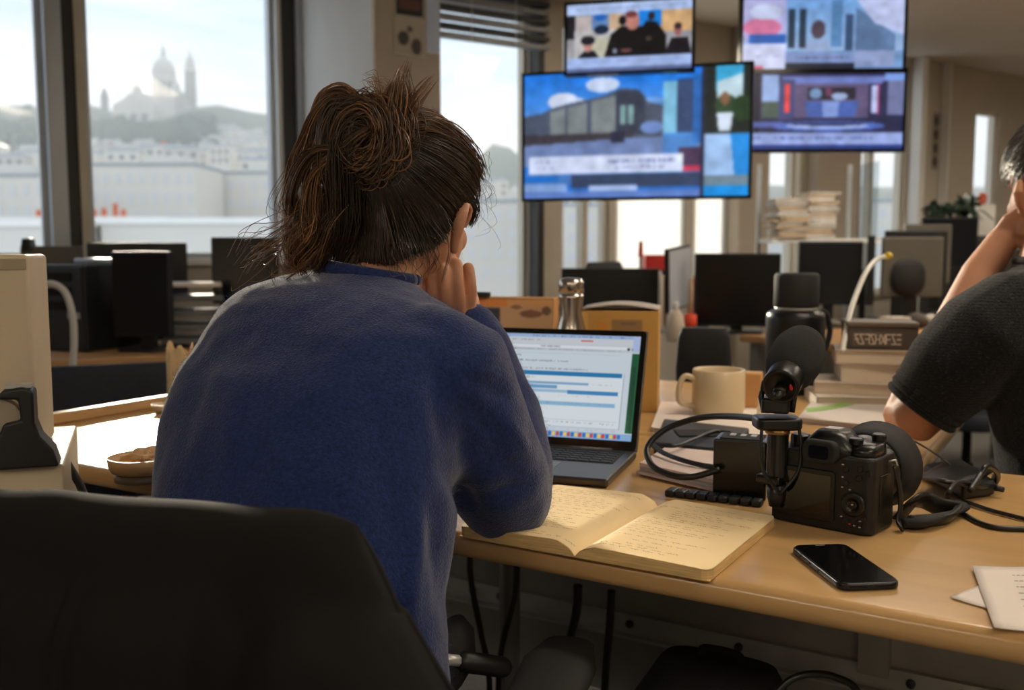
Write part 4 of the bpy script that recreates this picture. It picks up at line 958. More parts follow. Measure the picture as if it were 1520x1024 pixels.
MB().loft([((0, 0, .003), (.15, 0, 0), (0, .085, 0)), ((0, 0, .10), (.16, 0, 0), (0, .095, 0)), ((0, 0, hb*.6), (.15, 0, 0), (0, .09, 0)), ((0, .0, hb*.9), (.115, 0, 0), (0, .07, 0)), ((0, .01, hb), (.085, 0, 0), (0, .05, 0))], 28, 3.4).build('body', M_bp, bk, smooth=True)
MB().loft([((0, -.09, .06), (.11, 0, 0), (0, .03, 0)), ((0, -.10, .16), (.115, 0, 0), (0, .035, 0)), ((0, -.085, .26), (.09, 0, 0), (0, .02, 0))], 20, 3).build('pocket', M_bp, bk, smooth=True)
MB().tube(spline([(-.03, .03, hb-.005), (-.025, .03, hb+.012), (.025, .03, hb+.012), (.03, .03, hb-.005)], 6), .007, 8).build('carry_loop', M_bp, bk, smooth=True)
for s_ in (-1, 1): MB().tube(spline([(s_*.06, .05, hb*.95), (s_*.08, .12, hb*.7), (s_*.09, .10, hb*.3), (s_*.10, .07, .08)], 6), .014, 8, flat=.35).build('shoulder_strap', M_bp, bk, smooth=True)
# ================================================================== background furniture
M_mon = mat('monitor_black', rgb(22, 24, 28), .4, nscale=10, namt=.1); M_mong = mat('monitor_grey', rgb(86, 83, 76), .5, nscale=10, namt=.08); M_moff = mat('screen_off', rgb(10, 14, 22), .2)
def bdesk(label, t0, t1, o0, o1, name='desk'):         # a desk laid out parallel to the window wall
    c = A((t0+t1)/2, (o0+o1)/2); o = thing(name, label, 'desk', c, AANG); W_, D_ = t1-t0, abs(o1-o0)
    MB().box((0, 0, DZ-.015), (W_, D_, .03)).build('top', mat('desk_wood', rgb(176, 136, 92), .42, nscale=5, namt=.08, stretch=(1, 8, 1)), o, bevel=.008, seg=3)
    for x in (-W_/2+.06, W_/2-.06):
        for y in (-D_/2+.05, D_/2-.05): MB().box((x, y, (DZ-.03)/2), (.045, .045, DZ-.03)).build('leg', M_cham, o)
    MB().box((0, D_/2-.06, .45), (W_-.14, .018, .4)).build('modesty_panel', M_gmetal, o)
    return o
def monitor(label, px0, px1, py0, py1, d, rz, m=M_mon, off=True, hump=False, tilt=0, dz=DZ, group=None, neck=True, W=None):
    c0 = P((px0+px1)/2, py0, d); W_ = W or (px1-px0)*d/F/max(.25, math.cos(rz)); H_ = c0.z-P(px0, py1, d).z
    o = thing('monitor', label, 'monitor', (c0.x, d, dz), rz, group); zc = c0.z-H_/2-dz
    b = MB().box((0, 0, zc), (W_, .035, H_)).build('casing', m, o, bevel=.006)
    if off: MB().box((0, -.0182, zc), (W_*.95, .001, H_*.93)).build('screen', M_moff, b)
    if hump:
        MB().loft([((-.02, -.012, zc-H_*.18), (W_*.30, 0, 0), (0, 0, H_*.32)), ((-.02, -.035, zc-H_*.18), (W_*.27, 0, 0), (0, 0, H_*.29)), ((-.02, -.045, zc-H_*.18), (W_*.2, 0, 0), (0, 0, H_*.22))], 24, 2.6).build('rear_hump', M_blkm, o, smooth=True)
    if neck:
        MB().box((0, .035, (zc)/2), (.05, .03, max(.05, zc))).build('neck', M_blk, o); MB().prism(rrect(min(.22, W_*.8), .17, .03), .0005, .012, Matrix.Translation((0, .03, 0))).build('foot', M_blk, o)
    return o
# --- desks along the window wall
bdesk('wooden desk by the window carrying the black computer tower', tA(-150), tA(300), .28, .98)
bdesk('wooden desk near the pier carrying a single black monitor', tA(305), tA(450), .28, .95)
# --- left cluster
monitor('olive grey monitor with a clip on top, behind the tower', 36, 118, 365, 430, 3.72, R(14), M_mong, False)
cl = P(42, 362, 3.70); o = MB().box((0, 0, 0), (.045, .05, .05), taper=.8).build('webcam', M_blk, None, bevel=.008, loc=cl+Vector((0, 0, -.003))); tag(o, 'small black webcam clipped on the olive monitor', 'webcam')
monitor('wide dark monitor turned away behind the flat black one', 140, 268, 360, 445, 3.90, R(22), M_mon, False)
monitor('black monitor with a bright top edge beside the tower', 166, 254, 373, 500, 3.45, R(-6), M_mon, True)
ta = P(118, 515, 3.42); tw3 = thing('computer_tower', 'black computer tower standing on the window desk', 'computer', (ta.x, 3.42+.15, DZ), R(-20))
Ht = P(118, 393, 3.4).z-DZ
MB().box((0, 0, Ht/2+.001), (.19, .30, Ht)).build('case', M_mon, tw3, bevel=.006)
MB().box((0, -.1515, Ht*.5), (.17, .004, Ht*.94)).build('front_panel', M_blk, tw3, bevel=.002)
MB().box((.045, -.155, Ht*.42), (.055, .003, .022)).build('badge', mat('silver_badge', rgb(160, 156, 148), .4, .4), tw3)
MB().box((.03, -.02, Ht+.012), (.10, .12, .02)).build('top_cover', mat('silver_cover', rgb(170, 176, 190), .3, .3), tw3, bevel=.006)
for k in range(3): MB().box((-.02, -.1545, Ht*.86-.05*k), (.12, .003, .03)).build('drive_bay', M_blkg, tw3)
cable('white_cable', 'pale cable looping down from the beige casing', [P(60, 424, 3.1), P(80, 422, 3.1), P(98, 436, 3.1), P(108, 470, 3.1), P(110, 510, 3.1), P(108, 550, 3.1), P(106, 640, 3.1)], .011, mat('white_cable2', rgb(196, 194, 190), .45), n=10)
monitor('square black monitor standing by the pier', 316, 412, 352, 450, 3.75, R(8), M_mon, True)
pp = PZ(288, 466, DZ); 
for k in range(4):
    o = MB().box((0, 0, .012), (.22, .20, .02)).build('letter_tray', mat('tray_grey', rgb(104, 106, 110), .5), None, bevel=.003, loc=(P(286, 470, 3.66).x, 3.66+.0, DZ+.012+k*.052), rz=R(18)); tag(o, ['lowest dark letter tray of the stack by the pier', 'second dark letter tray of the stack by the pier', 'third dark letter tray of the stack by the pier', 'uppermost dark letter tray of the stack by the pier'][k], 'tray', 'letter trays')
    for s_ in (-1, 1): MB().box((s_*.105, 0, .031), (.006, .18, .045)).build('side', M_blk, o)
o = MB().box((0, 0, .008), (.20, .19, .014)).build('paper_ream', M_paper, None, loc=(P(286, 400, 3.66).x, 3.66, DZ+.222), rz=R(18)); tag(o, 'white paper lying in the uppermost letter tray', 'paper')
# --- office chairs in the background
M_navy = mat('navy_fabric', rgb(28, 34, 46), .85, nscale=100, namt=.2, bump=.2, bscale=300)
def office_chair(label, c, rz, m, top=.86, arm=.207, width=.46, seat=.47, arms=True, bh=.36, group=None):
    o = thing('office_chair', label, 'chair', c, rz, group)      # local -y is the back of the chair, sitter looks along +y
    MB().loft([((0, -.23, top-bh), (width*.36, 0, 0), (0, .03, 0)), ((0, -.25, top-bh*.75), (width*.47, 0, 0), (0, .036, 0)), ((0, -.265, top-bh*.35), (width*.5, 0, 0), (0, .036, 0)), ((0, -.27, top-.03), (width*.46, 0, 0), (0, .03, 0)), ((0, -.268, top), (width*.40, 0, 0), (0, .018, 0))], 32, 3).build('backrest', m, o, smooth=True)
    MB().loft([((0, .02, seat-.07), (.20, 0, 0), (0, .20, 0)), ((0, .02, seat-.05), (.24, 0, 0), (0, .235, 0)), ((0, .02, seat-.01), (.24, 0, 0), (0, .235, 0)), ((0, .02, seat), (.21, 0, 0), (0, .20, 0))], 32, 3.4).build('seat', m, o, smooth=True)
    MB().tube(spline([(0, .0, seat-.075), (0, -.20, seat-.07), (0, -.29, seat+.02), (0, -.285, top-bh+.08)], 6), .022, 8, flat=.5).build('back_post', M_blk, o, smooth=True)
    MB().lathe([(.03, .09), (.03, .24), (.018, .24), (.018, seat-.07)], 16).build('gas_lift', M_blk, o, smooth=True)
    for k in range(5):
        a_ = 2*math.pi*k/5+.3; e = Vector((math.cos(a_)*.30, math.sin(a_)*.30, .075))
        MB().tube([(0, 0, .11), tuple(e)], [.026, .018], 8).build('base_leg', M_blk, o, smooth=True)
        MB().lathe([(.028, -.018), (.03, -.012), (.03, .012), (.028, .018)], 14, Matrix.Translation((e.x, e.y, .031)) @ Matrix.Rotation(a_, 4, 'Z') @ RX).build('caster', M_blk, o, smooth=True)
    if arms:
        for s_ in (-1, 1):
            MB().tube(spline([(s_*.22, .0, seat-.05), (s_*.30, .0, seat-.03), (s_*.30, 0, seat+.08), (s_*.30, -.01, seat+arm-.017)], 5), .016, 8, flat=1.6).build('arm_post', M_blk, o, smooth=True)
            MB().loft([((s_*.295, -.13, seat+arm-.007), (.02, 0, 0), (0, 0, .010)), ((s_*.295, -.10, seat+arm), (.038, 0, 0), (0, 0, .016)), ((s_*.295, .05, seat+arm), (.042, 0, 0), (0, 0, .016)), ((s_*.295, .11, seat+arm-.002), (.03, 0, 0), (0, 0, .012))], 20, 2.6).build('armrest', M_blkm, o, smooth=True)
    return o
office_chair('navy office chair backed against the window desk', P(150, 545, 2.55)*Vector((1, 1, 0)) if False else Vector((P(128, 545, 2.62).x, 2.88, 0)), R(22), M_navy, top=P(150, 541, 2.62).z, width=.56, arms=False)
# --- middle and right desks
bdesk('wooden desk with the spray bottle below the televisions', tA(800), tA(1160), 1.5, 2.3)
bdesk('cluttered wooden desk in front of the far piers', tA(1170), tA(1480), 1.75, 2.55)
monitor('wide low black monitor back below the biggest television', 834, 976, 398, 458, 4.40, R(-8), M_mon, False)
monitor('tall black monitor standing behind the black chair', 1050, 1140, 376, 484, 4.2, R(-16), M_mon, True, W=.36)
mo = P(1008, 366, 4.25); ed = thing('slim_monitor', 'silver monitor seen nearly edge on', 'monitor', (mo.x, 4.25, DZ), R(62))
He = mo.z-DZ
Mt = Matrix.Translation((0, 0, .10)) @ Matrix.Rotation(R(-4), 4, 'Y')
MB().box((0, 0, (He-.10)/2), (.30, .02, He-.10), M=Mt).build('casing', M_mon, ed, bevel=.004); MB().box((0, -.0115, (He-.10)/2), (.29, .003, He-.12), M=Mt).build('screen', mat('pale_screen', rgb(190, 196, 208), .3, nscale=3, namt=.1), ed)
MB().box((0, .02, .08), (.05, .03, .16)).build('neck', M_alu, ed); MB().prism(rrect(.2, .16, .03), .0005, .012).build('foot', M_alu, ed)
def lathe_thing(name, label, cat, px, d, parts, z=DZ, sc=1):
    c = ondesk(px, d); o = thing(name, label, cat, (c.x, d, z))
    for n_, prof, m_ in parts: MB().lathe([(a*sc, b*sc) for a, b in prof], 20).build(n_, m_, o, smooth=True)
    return o
lathe_thing('lotion_bottle', 'pale rounded bottle beside the edge on monitor', 'bottle', 1003, 3.85, [('body', [(.03, 0), (.036, .01), (.038, .06), (.03, .10), (.014, .125)], mat('cream_plastic', rgb(206, 190, 172), .4)), ('cap', [(.013, .125), (.013, .15), (.008, .155)], M_white)])
lathe_thing('glue_bottle', 'orange capped dark bottle beside the pale one', 'bottle', 1025, 3.95, [('body', [(.022, 0), (.024, .005), (.024, .045), (.02, .05)], M_blk), ('collar', [(.024, .05), (.026, .055), (.026, .095), (.018, .10)], mat('orange_plastic', rgb(232, 72, 36), .4)), ('nozzle', [(.012, .10), (.011, .20), (.008, .24)], mat('tan_plastic', rgb(196, 168, 140), .5))])
lathe_thing('pen_pot', 'grey pot crowded with pens near the tall monitor', 'pot', 1042, 4.3, [('pot', [(.03, 0), (.034, .004), (.034, .10), (.03, .10), (.03, .01)], mat('grey_pot', rgb(120, 120, 124), .4))])
for k, cc_ in enumerate(((190, 52, 44), (60, 62, 70), (200, 196, 190), (190, 52, 44))):
    c = ondesk(1036+k*4, 4.3); o = MB().tube([(0, 0, 0), (.012*(k-1.5), .01, .17)], [.004, .0035], 7).build('pen', mat('pen_%d' % k, rgb(*cc_), .4), None, loc=(c.x, 4.3, DZ+.012)); tag(o, ['dull red pen in the grey pot', 'charcoal pen in the grey pot', 'white pen in the grey pot', 'bright red pen leaning most in the grey pot'][k], 'pen', 'pens in the grey pot')
rb_ = thing('red_box', 'red box with a brush standing behind the wide monitor', 'box', (P(965, 400, 5.2).x, 5.2, DZ), R(10))
zr_ = P(965, 378, 5.2).z-DZ
MB().box((0, 0, (zr_-.08)/2), (.2, .14, zr_-.08)).build('plinth', M_blk, rb_); MB().box((0.02, 0, zr_-.04), (.13, .12, .08)).build('body', mat('red_card', rgb(196, 40, 38), .5), rb_, bevel=.003)
br = thing('paint_brush', 'red handled brush standing on the red box', 'brush', (P(952, 390, 5.05).x, 5.08, DZ))
zb = P(952, 358, 5.05).z-DZ
MB().tube([(0, 0, .0), (0, 0, zb*.8)], .008, 8).build('stick', mat('grey_stick', rgb(150, 146, 140), .5), br); MB().tube([(0, 0, zb*.8), (0, 0, zb)], [.014, .010], 10).build('tip', MATS['red_card'], br)
for k, (px, py, d, r_, col_) in enumerate(((978, 402, 4.5, .022, (206, 196, 184)), (990, 404, 4.6, .02, (176, 140, 112)), (1033, 408, 4.8, .018, (180, 60, 50)))):
    c = P(px, py, d); o = MB().lathe([(r_, 0), (r_*1.05, .01), (r_, c.z-DZ-.03), (r_*.6, c.z-DZ-.015), (r_*.6, c.z-DZ)], 16).build('small_bottle', mat('small_bottle_%d' % k, rgb(*col_), .4), None, smooth=True, loc=(c.x, d, DZ)); tag(o, ['slim off white bottle behind the pale rounded bottle', 'slim tan bottle behind the pale rounded bottle', 'slim red bottle beside the grey pen pot'][k], 'bottle')
# seat-back shapes seen past the bottle (dark armchair by the window)
office_chair('dark grey office chair leaning by the window post', Vector((P(822, 420, 4.75).x, 4.75, 0)), R(60), mat('charcoal_fabric', rgb(48, 50, 54), .85), top=P(822, 388, 4.75).z, width=.42, arms=False, bh=.45)
office_chair('black office chair pushed against the facing desk', Vector((P(1076, 500, 2.95).x, 3.2, 0)), R(-14), M_blkm, top=P(1076, 486, 2.95).z, width=.17, arms=False, bh=.36)
# glass shelf with newspapers
M_shelfg = glass_mat('shelf_glass', (.82, .86, .88), .12)
shz = P(1200, 354, 5.2).z; sx0, sx1 = P(1135, 354, 5.2).x, P(1300, 354, 5.2).x
sh = thing('glass_shelf', 'tall shelf unit with glass sides and a white board', 'shelf', ((sx0+sx1)/2, 5.2, 0), 0)
MB().box((0, 0, shz-.012), (sx1-sx0, .30, .02)).build('board', M_white, sh); MB().box((0, 0, .35), (sx1-sx0, .30, .02)).build('board', M_white, sh)
for x in (-(sx1-sx0)/2, (sx1-sx0)/2-.10):
    MB().box((x, .14, .78), (.02, .02, 1.55)).build('post', M_alu, sh)
MB().box(((sx1-sx0)/2-.05, .0, 1.0), (.006, .28, 1.1)).build('glass_side', M_shelfg, sh)
rg = random.Random(21); ORD = 'lowest second third fourth fifth sixth seventh eighth ninth tenth eleventh twelfth thirteenth fourteenth fifteenth'.split()
tints = [mat('newsprint_%d' % k, rgb(*c_), .9, nscale=30, namt=.1) for k, c_ in enumerate(((206, 202, 196), (186, 180, 172), (222, 220, 216), (196, 176, 150)))]
for s_i, (px, n_, w_) in enumerate(((1168, 13, .16), (1210, 15, .15))):
    for k in range(n_):
        c = P(px, 354, 5.15 if s_i == 0 else 5.16); z_ = shz+.0005+k*.0158
        o = MB().box((0, 0, .0075), (w_+rg.uniform(-.02, .02), .22, .015)).build('newspaper', tints[rg.randrange(4)], None, bevel=.003, loc=(c.x+rg.uniform(-.008, .008), c.y, z_), rz=rg.uniform(-.12, .12)); tag(o, ORD[k]+' folded newspaper up from the board in the '+('shorter', 'taller')[s_i]+' pile', 'newspaper', ['newspapers in the shorter pile', 'newspapers in the taller pile'][s_i])
for k, px in enumerate((1152, 1190)):
    c = P(px, 440, 5.15); o = MB().lathe([(.05, 0), (.052, .01), (.05, .16), (.03, .18), (.03, .22)], 18).build('jar', mat('grey_jar_%d' % k, rgb(150-20*k, 148-20*k, 148-20*k), .3), None, smooth=True, loc=(c.x, 5.15, .361)); tag(o, ['pale grey jar low in the glass shelf', 'darker grey jar low in the glass shelf'][k], 'jar')
monitor('deep blue black monitor in front of the glass shelf', 1188, 1278, 358, 452, 4.75, R(-10), mat('monitor_navy', rgb(20, 26, 40), .35), True)
monitor('dark monitor turned sideways behind the white cable', 1272, 1316, 350, 450, 4.80, R(70), M_mon, False, W=.4)
monitor('grey monitor back with a rounded black stand', 1312, 1398, 352, 440, 4.55, R(-6), M_mong, False, hump=True)
monitor('black monitor just behind the grey monitor back', 1316, 1404, 342, 430, 4.85, R(-6), M_mon, False)
monitor('slim silver topped monitor beyond the grey monitor back', 1345, 1410, 333, 420, 5.3, R(-8), M_mong, False)
monitor('broad dark monitor under the plants', 1372, 1448, 322, 398, 5.55, R(-12), M_mon, True)
rg = random.Random(31)
for k in range(9):
    px = 1215+k*21; d = 4.35+.1*(k % 3); c = ondesk(px, d); sz = (rg.uniform(.06, .13), rg.uniform(.08, .12), rg.uniform(.03, .07))
    o = crumple((0, 0, sz[2]*.5), (sz[0]*.5, sz[1]*.5, sz[2]*.5), .35, k, 14, 8).build('desk_clutter', [M_blk, M_mong, M_kb, M_pa3, M_blkm][k % 5], None, smooth=True, loc=(c.x, d, DZ+.004))
    tag(o, ['black cable bundle at the shelf end of the cluttered desk', 'grey pouch beside a black bundle on the cluttered desk', 'brown pouch in the row on the cluttered desk', 'pale crumpled paper beside the brown pouch', 'dull black pouch beyond the crumpled paper', 'black headset case in front of the grey monitor back', 'grey cloth lump before the grey monitor back', 'brown wallet by the grey cloth lump', 'pale wad of paper at the end of the clutter'][k], 'clutter', 'clutter on the desk')
o = bx('white_carton', 'small tilted pale carton in front of the rounded black stand', 'box', 1330, 500, DZ, (.10, .08, .07), R(20), mat('pale_carton', rgb(186, 176, 166), .7)); o.location = (ondesk(1330, 4.2).x, 4.2, DZ)
# plants
M_leaf = mat('plant_leaf', rgb(34, 58, 40), .5, nscale=20, namt=.3)
def plant(label, px, py, d, r_, seed):
    c = P(px, py, d); o = thing('potted_plant', label, 'plant', (c.x, d, c.z-.16)); rg = random.Random(seed)
    MB().lathe([(.05, 0), (.065, .01), (.075, .11), (.07, .11), (.06, .02)], 18).build('pot', mat('grey_planter', rgb(70, 66, 62), .6), o, smooth=True)
    for k in range(34):
        a_ = rg.uniform(0, 6.28); e = rg.uniform(.1, 1.3); L_ = r_*rg.uniform(.6, 1.1)
        tip = Vector((math.cos(a_)*math.cos(e), math.sin(a_)*math.cos(e), math.sin(e)))*L_; mid = tip*.5+Vector((0, 0, .05))
        lf = MB(); pts = spline([(0, 0, .10), tuple(mid+Vector((0, 0, .10))), tuple(tip+Vector((0, 0, .08)))], 4)
        lf.tube(pts, [.004]+[.024*math.sin(math.pi*(q+1)/(len(pts)+.5))+.003 for q in range(len(pts)-1)], 6, flat=.12); lf.build('leaf', M_leaf, o)
plant('bushy dark potted plant beside the bright far window', 1432, 312, 6.15, .17, 1); plant('low trailing potted plant beside the white post', 1394, 318, 6.1, .14, 2)
sbd = thing('side_cabinet', 'dark cabinet carrying the two potted plants', 'cabinet', (P(1412, 330, 6.1).x, 6.12, 0), AANG*.3)
zc_ = P(1432, 312, 6.15).z-.16; zc2 = P(1394, 318, 6.1).z-.16
MB().box((0, 0, min(zc_, zc2)/2-.001), (.55, .36, min(zc_, zc2)-.002)).build('body', M_mon, sbd, bevel=.004)
for s_ in (-1, 1): d_ = MB().box((s_*.135, -.186, min(zc_, zc2)/2), (.26, .012, min(zc_, zc2)-.08)).build('door', M_blk, sbd); MB().box((s_*.03, -.196, .6), (.012, .012, .1)).build('handle', M_steelr, d_)
MB().box((.06, 0, zc_/2+min(zc_, zc2)/2-.0005), (.3, .3, abs(zc_-zc2)+.001)).build('riser', M_kb, sbd)
rf_ = P(1458, 292, 6.35); o = MB().lathe([(.018, 0), (.03, .03), (.03, .055), (.012, .075)], 14).build('red_lantern', mat('red_lantern', rgb(196, 90, 66), .5), None, smooth=True, loc=(rf_.x, 6.35, rf_.z-.05)); tag(o, 'reddish ornament beside the bushy plant', 'ornament')
ped = MB().box((0, 0, (rf_.z-.051)/2), (.12, .12, rf_.z-.051)).build('pedestal', M_white, None, loc=(rf_.x, 6.35, 0)); tag(ped, 'white pedestal under the reddish ornament', 'pedestal')
# far right clutter: shelf, white bottle, dark chair
fx = P(1600, 330, 5.6); fs = thing('filing_shelf', 'grey metal shelf with dark folders near the man', 'shelf', (fx.x, 5.9, 0), AANG*.4)
MB().box((0, 0, .55), (.5, .34, 1.1)).build('frame', M_mong, fs)
for k in range(5): MB().box((-.07+k*.066, -.16, 1.10+.12), (.05, .2, .24)).build('folder', [M_blk, M_mong, M_kb][k % 3], fs)
o = lathe_thing('white_canister', 'white canister with a blue band on the metal shelf', 'canister', 1527, 5.85, [('body', [(.045, 0), (.047, .004), (.047, .26), (.04, .265)], M_white), ('band', [(.0475, .10), (.0475, .15)], mat('blue_band', rgb(60, 120, 180), .5))], z=1.1)
office_chair('dark blue office chair between the far desk and the man', Vector((P(1446, 420, 3.9).x, 3.9, 0)), R(30), M_navy, top=P(1446, 366, 3.7).z, width=.27, arms=False)
o = bdesk('narrow wooden desk behind the arm of the man', tA(1480), tA(1600), 2.2, 3.0)
# ================================================================== televisions
def tv(label, pxc, pyc, d, W_, H_, rz, img, strength=.95, bez=.012, py=.10):
    c = P(pxc, pyc, d); o = thing('television', label, 'television', c, rz, 'televisions hung from the ceiling')
    MB().box((0, .028, 0), (W_, .05, H_)).build('casing', M_blk, o, bevel=.004)
    f = MB()
    for a_, b_, w_, h_ in ((0, H_/2-bez/2, W_, bez), (0, -H_/2+bez/2, W_, bez), (-W_/2+bez/2, 0, bez, H_), (W_/2-bez/2, 0, bez, H_)): f.box((a_, .0, b_), (w_, .012, h_))
    f.build('bezel', M_blkg, o)
    img.mesh('picture', W_-2*bez, H_-2*bez, screen_mat('tv_picture', strength), o, Matrix.Translation((0, .0015, 0)))
    MB().box((0, .065, 0), (.2, .03, .2)).build('mount_plate', M_gmetal, o)
    top_ = CEIL-c.z
    MB().tube([(0, py, -.12), (0, py, top_)], .02, 12).build('ceiling_pole', M_gmetal, o, smooth=True)
    MB().box((0, .08+(py-.1)/2, 0), (.05, .03+(py-.1), .16)).build('bracket', M_gmetal, o)
    return o
# big one: square with palace-like facade
im = Img(200, 112, (40, 110, 200)); im.vgrad(0, 0, .82, .6, (30, 116, 220), (120, 170, 235))
im.ell(.18, .22, .07, .07, (206, 214, 236)); im.ell(.22, .25, .08, .06, (196, 206, 232)); im.ell(.36, .10, .075, .06, (196, 210, 240)); im.ell(.52, .24, .12, .03, (150, 184, 236), .6)
im.poly([(0, .33), (.08, .31), (.13, .27), (.2, .24), (.3, .21), (.36, .19), (.42, .15), (.45, .13), (.52, .15), (.55, .20), (.56, .25), (.63, .28), (.63, .56), (0, .58)], (74, 84, 104))
for x0, x1 in ((.12, .19), (.20, .29), (.31, .42)): im.poly([(x0, .30-(x0-.12)*.4), (x1, .27-(x0-.12)*.4), (x1, .52), (x0, .52)], (122, 130, 134))
im.poly([(.42, .15), (.52, .15), (.55, .22), (.55, .5), (.42, .5)], (54, 60, 78)); im.rect(.44, .27, .465, .42, (130, 168, 170)); im.rect(.475, .27, .50, .42, (130, 168, 170))
im.rect(0, .48, .5, .56, (62, 58, 66)); im.poly([(0, .57), (.45, .53), (.82, .52), (.82, .74), (0, .74)], (110, 130, 178)); im.rect(.40, .47, .46, .56, (40, 44, 66)); im.ell(.58, .45, .05, .05, (110, 140, 200))
im.rect(.63, .10, .69, .50, (126, 190, 222)); im.rect(.69, .08, .79, .5, (52, 72, 112)); im.rect(.76, .05, .80, .58, (36, 100, 180)); im.rect(.63, .5, .78, .66, (60, 130, 206), .7); im.rect(.70, .62, .81, .80, (74, 54, 84)); im.rect(.72, .76, .8, .81, (196, 60, 90))
im.rect(.02, .665, .72, .80, (206, 216, 244)); im.text(.05, .69, .15, .03, (120, 132, 180), .5, .6); im.text(.06, .74, .13, .03, (120, 132, 180), .5); im.text(.38, .695, .68, .035, (92, 104, 156), .7, .9); im.text(.42, .745, .64, .03, (110, 122, 170), .6, .9)
im.rect(0, .80, .8, .88, (70, 120, 190)); im.rect(0, .82, .16, .87, (30, 112, 206)); im.rect(.22, .81, .8, .92, (52, 66, 96)); im.rect(0, .88, .2, .97, (130, 164, 218)); im.rect(.30, .90, .52, .98, (166, 190, 236)); im.rect(.0, .95, .8, 1, (94, 126, 196))
im.rect(.795, 0, .81, 1, (36, 42, 70))
im.rect(.81, 0, 1, .52, (30, 38, 36)); im.rect(.855, 0, .97, .2, (58, 170, 220)); im.poly([(.86, .12), (.97, .06), (.97, .25), (.86, .25)], (190, 216, 228)); im.ell(.90, .30, .05, .08, (50, 72, 50)); im.ell(.97, .33, .05, .10, (36, 60, 36)); im.ell(.895, .25, .02, .05, (132, 96, 70)); im.poly([(.86, .36), (.93, .36), (.92, .50), (.87, .50)], (206, 218, 236))
im.rect(.81, .52, 1, .84, (160, 196, 242)); im.poly([(.92, .52), (1, .52), (1, .84), (.94, .84)], (36, 138, 220)); im.rect(.81, .84, 1, .92, (110, 134, 150)); im.rect(.81, .92, 1, 1, (20, 142, 224)); im.mottle(.06, 7); im.noise(.02); im.blur(3)
tv('largest television showing a blue sky over a long building', 940, 199, 4.15, .97, .545, R(-17), im, 1.0, py=.20)
im = Img(150, 84, (150, 150, 156)); im.rect(0, 0, 1, .16, (166, 186, 226)); im.text(.05, .06, .95, .03, (110, 126, 170), .5)
im.rect(0, .16, .07, .5, (30, 28, 34)); im.rect(.07, .18, .2, .45, (180, 170, 170)); im.rect(.2, .16, .34, .4, (96, 130, 176)); im.ell(.27, .2, .05, .05, (30, 90, 170)); im.rect(.34, .16, .45, .4, (196, 168, 140)); im.rect(.06, .38, .4, .8, (186, 184, 184)); im.rect(.2, .5, .36, .8, (190, 188, 168)); im.rect(.58, .13, .76, .36, (20, 122, 214)); im.rect(.76, .14, 1, .45, (206, 166, 120)); im.ell(.28, .38, .06, .07, (24, 36, 60))
im.poly([(.3, .8), (.36, .45), (.44, .34), (.62, .36), (.72, .5), (.78, .8)], (16, 16, 20)); im.ell(.53, .28, .055, .13, (180, 120, 110)); im.ell(.52, .18, .05, .05, (110, 54, 54)); im.ell(.45, .26, .03, .07, (18, 16, 20))
im.poly([(.58, .45), (.64, .28), (.72, .30), (.8, .5), (.8, .8), (.6, .8)], (14, 14, 18)); im.ell(.68, .22, .03, .06, (40, 30, 34)); im.poly([(.78, .8), (.84, .55), (.97, .55), (1, .8)], (22, 20, 28)); im.ell(.89, .44, .03, .08, (150, 90, 90)); im.ell(.89, .38, .03, .05, (50, 34, 36))
im.poly([(.08, .8), (.14, .68), (.22, .68), (.27, .8)], (22, 24, 34)); im.ell(.17, .62, .035, .08, (176, 126, 116)); im.ell(.17, .53, .06, .07, (30, 30, 38)); im.ell(.39, .70, .02, .035, (140, 150, 170)); im.ell(.48, .70, .05, .025, (110, 70, 70)); im.ell(.66, .54, .02, .03, (80, 70, 60))
im.rect(0, .78, 1, .94, (158, 180, 228)); im.text(.2, .83, .9, .03, (110, 126, 180), .4); im.rect(0, .94, 1, 1, (90, 104, 150)); im.mottle(.06, 7); im.noise(.02); im.blur(3)
tv('smaller television showing people in dark coats, above the largest', 933, 54, 4.02, .525, .292, R(-14), im, .95)
im = Img(160, 84, (110, 150, 200)); im.rect(0, 0, 1, .08, (150, 60, 90)); im.vgrad(0, .08, 1, .75, (110, 160, 220), (150, 180, 220))
im.rect(0, .1, .27, .62, (170, 170, 216)); im.ell(.12, .45, .12, .12, (200, 110, 150)); im.ell(.14, .25, .1, .1, (190, 200, 230)); im.rect(.04, .53, .27, .66, (26, 90, 180)); im.rect(0, .66, .27, 1, (200, 206, 238)); im.text(.06, .8, .25, .03, (110, 120, 160), .5); im.rect(0, .94, .13, 1, (206, 80, 110))
for x in (.28, .35): im.rect(x, .22, x+.045, .72, (30, 50, 72))
im.rect(.55, .1, .62, .7, (84, 130, 180)); im.rect(.64, .28, .69, .75, (50, 74, 110))
im.poly([(.7, .2), (.95, .55), (.95, .78), (.7, .78)], (88, 116, 156)); im.poly([(.7, .1), (1, .1), (1, .55), (.82, .4)], (186, 196, 236))
im.ell(.47, .48, .045, .12, (74, 62, 76)); im.poly([(.38, .76), (.41, .62), (.53, .62), (.56, .76)], (150, 170, 210)); im.rect(.27, .77, .95, .9, (126, 146, 196)); im.text(.34, .82, .7, .04, (60, 74, 110), .7); im.rect(.27, .9, .7, 1, (24, 30, 48)); im.rect(.7, .75, .95, .95, (140, 156, 200)); im.mottle(.06, 7); im.noise(.02); im.blur(3)
tv('television showing a street reporter, above the studio picture', 1222, 46, 4.2, .69, .345, R(-2), im, .95)
im = Img(160, 84, (40, 42, 76)); im.rect(0, 0, .1, .8, (22, 24, 44)); im.rect(.11, .04, .22, .42, (150, 176, 226)); im.rect(.11, .38, .22, .6, (74, 92, 84)); im.poly([(.22, .06), (.9, .06), (.86, .16), (.3, .16)], (110, 126, 196)); im.rect(.22, .1, .32, .62, (66, 70, 120))
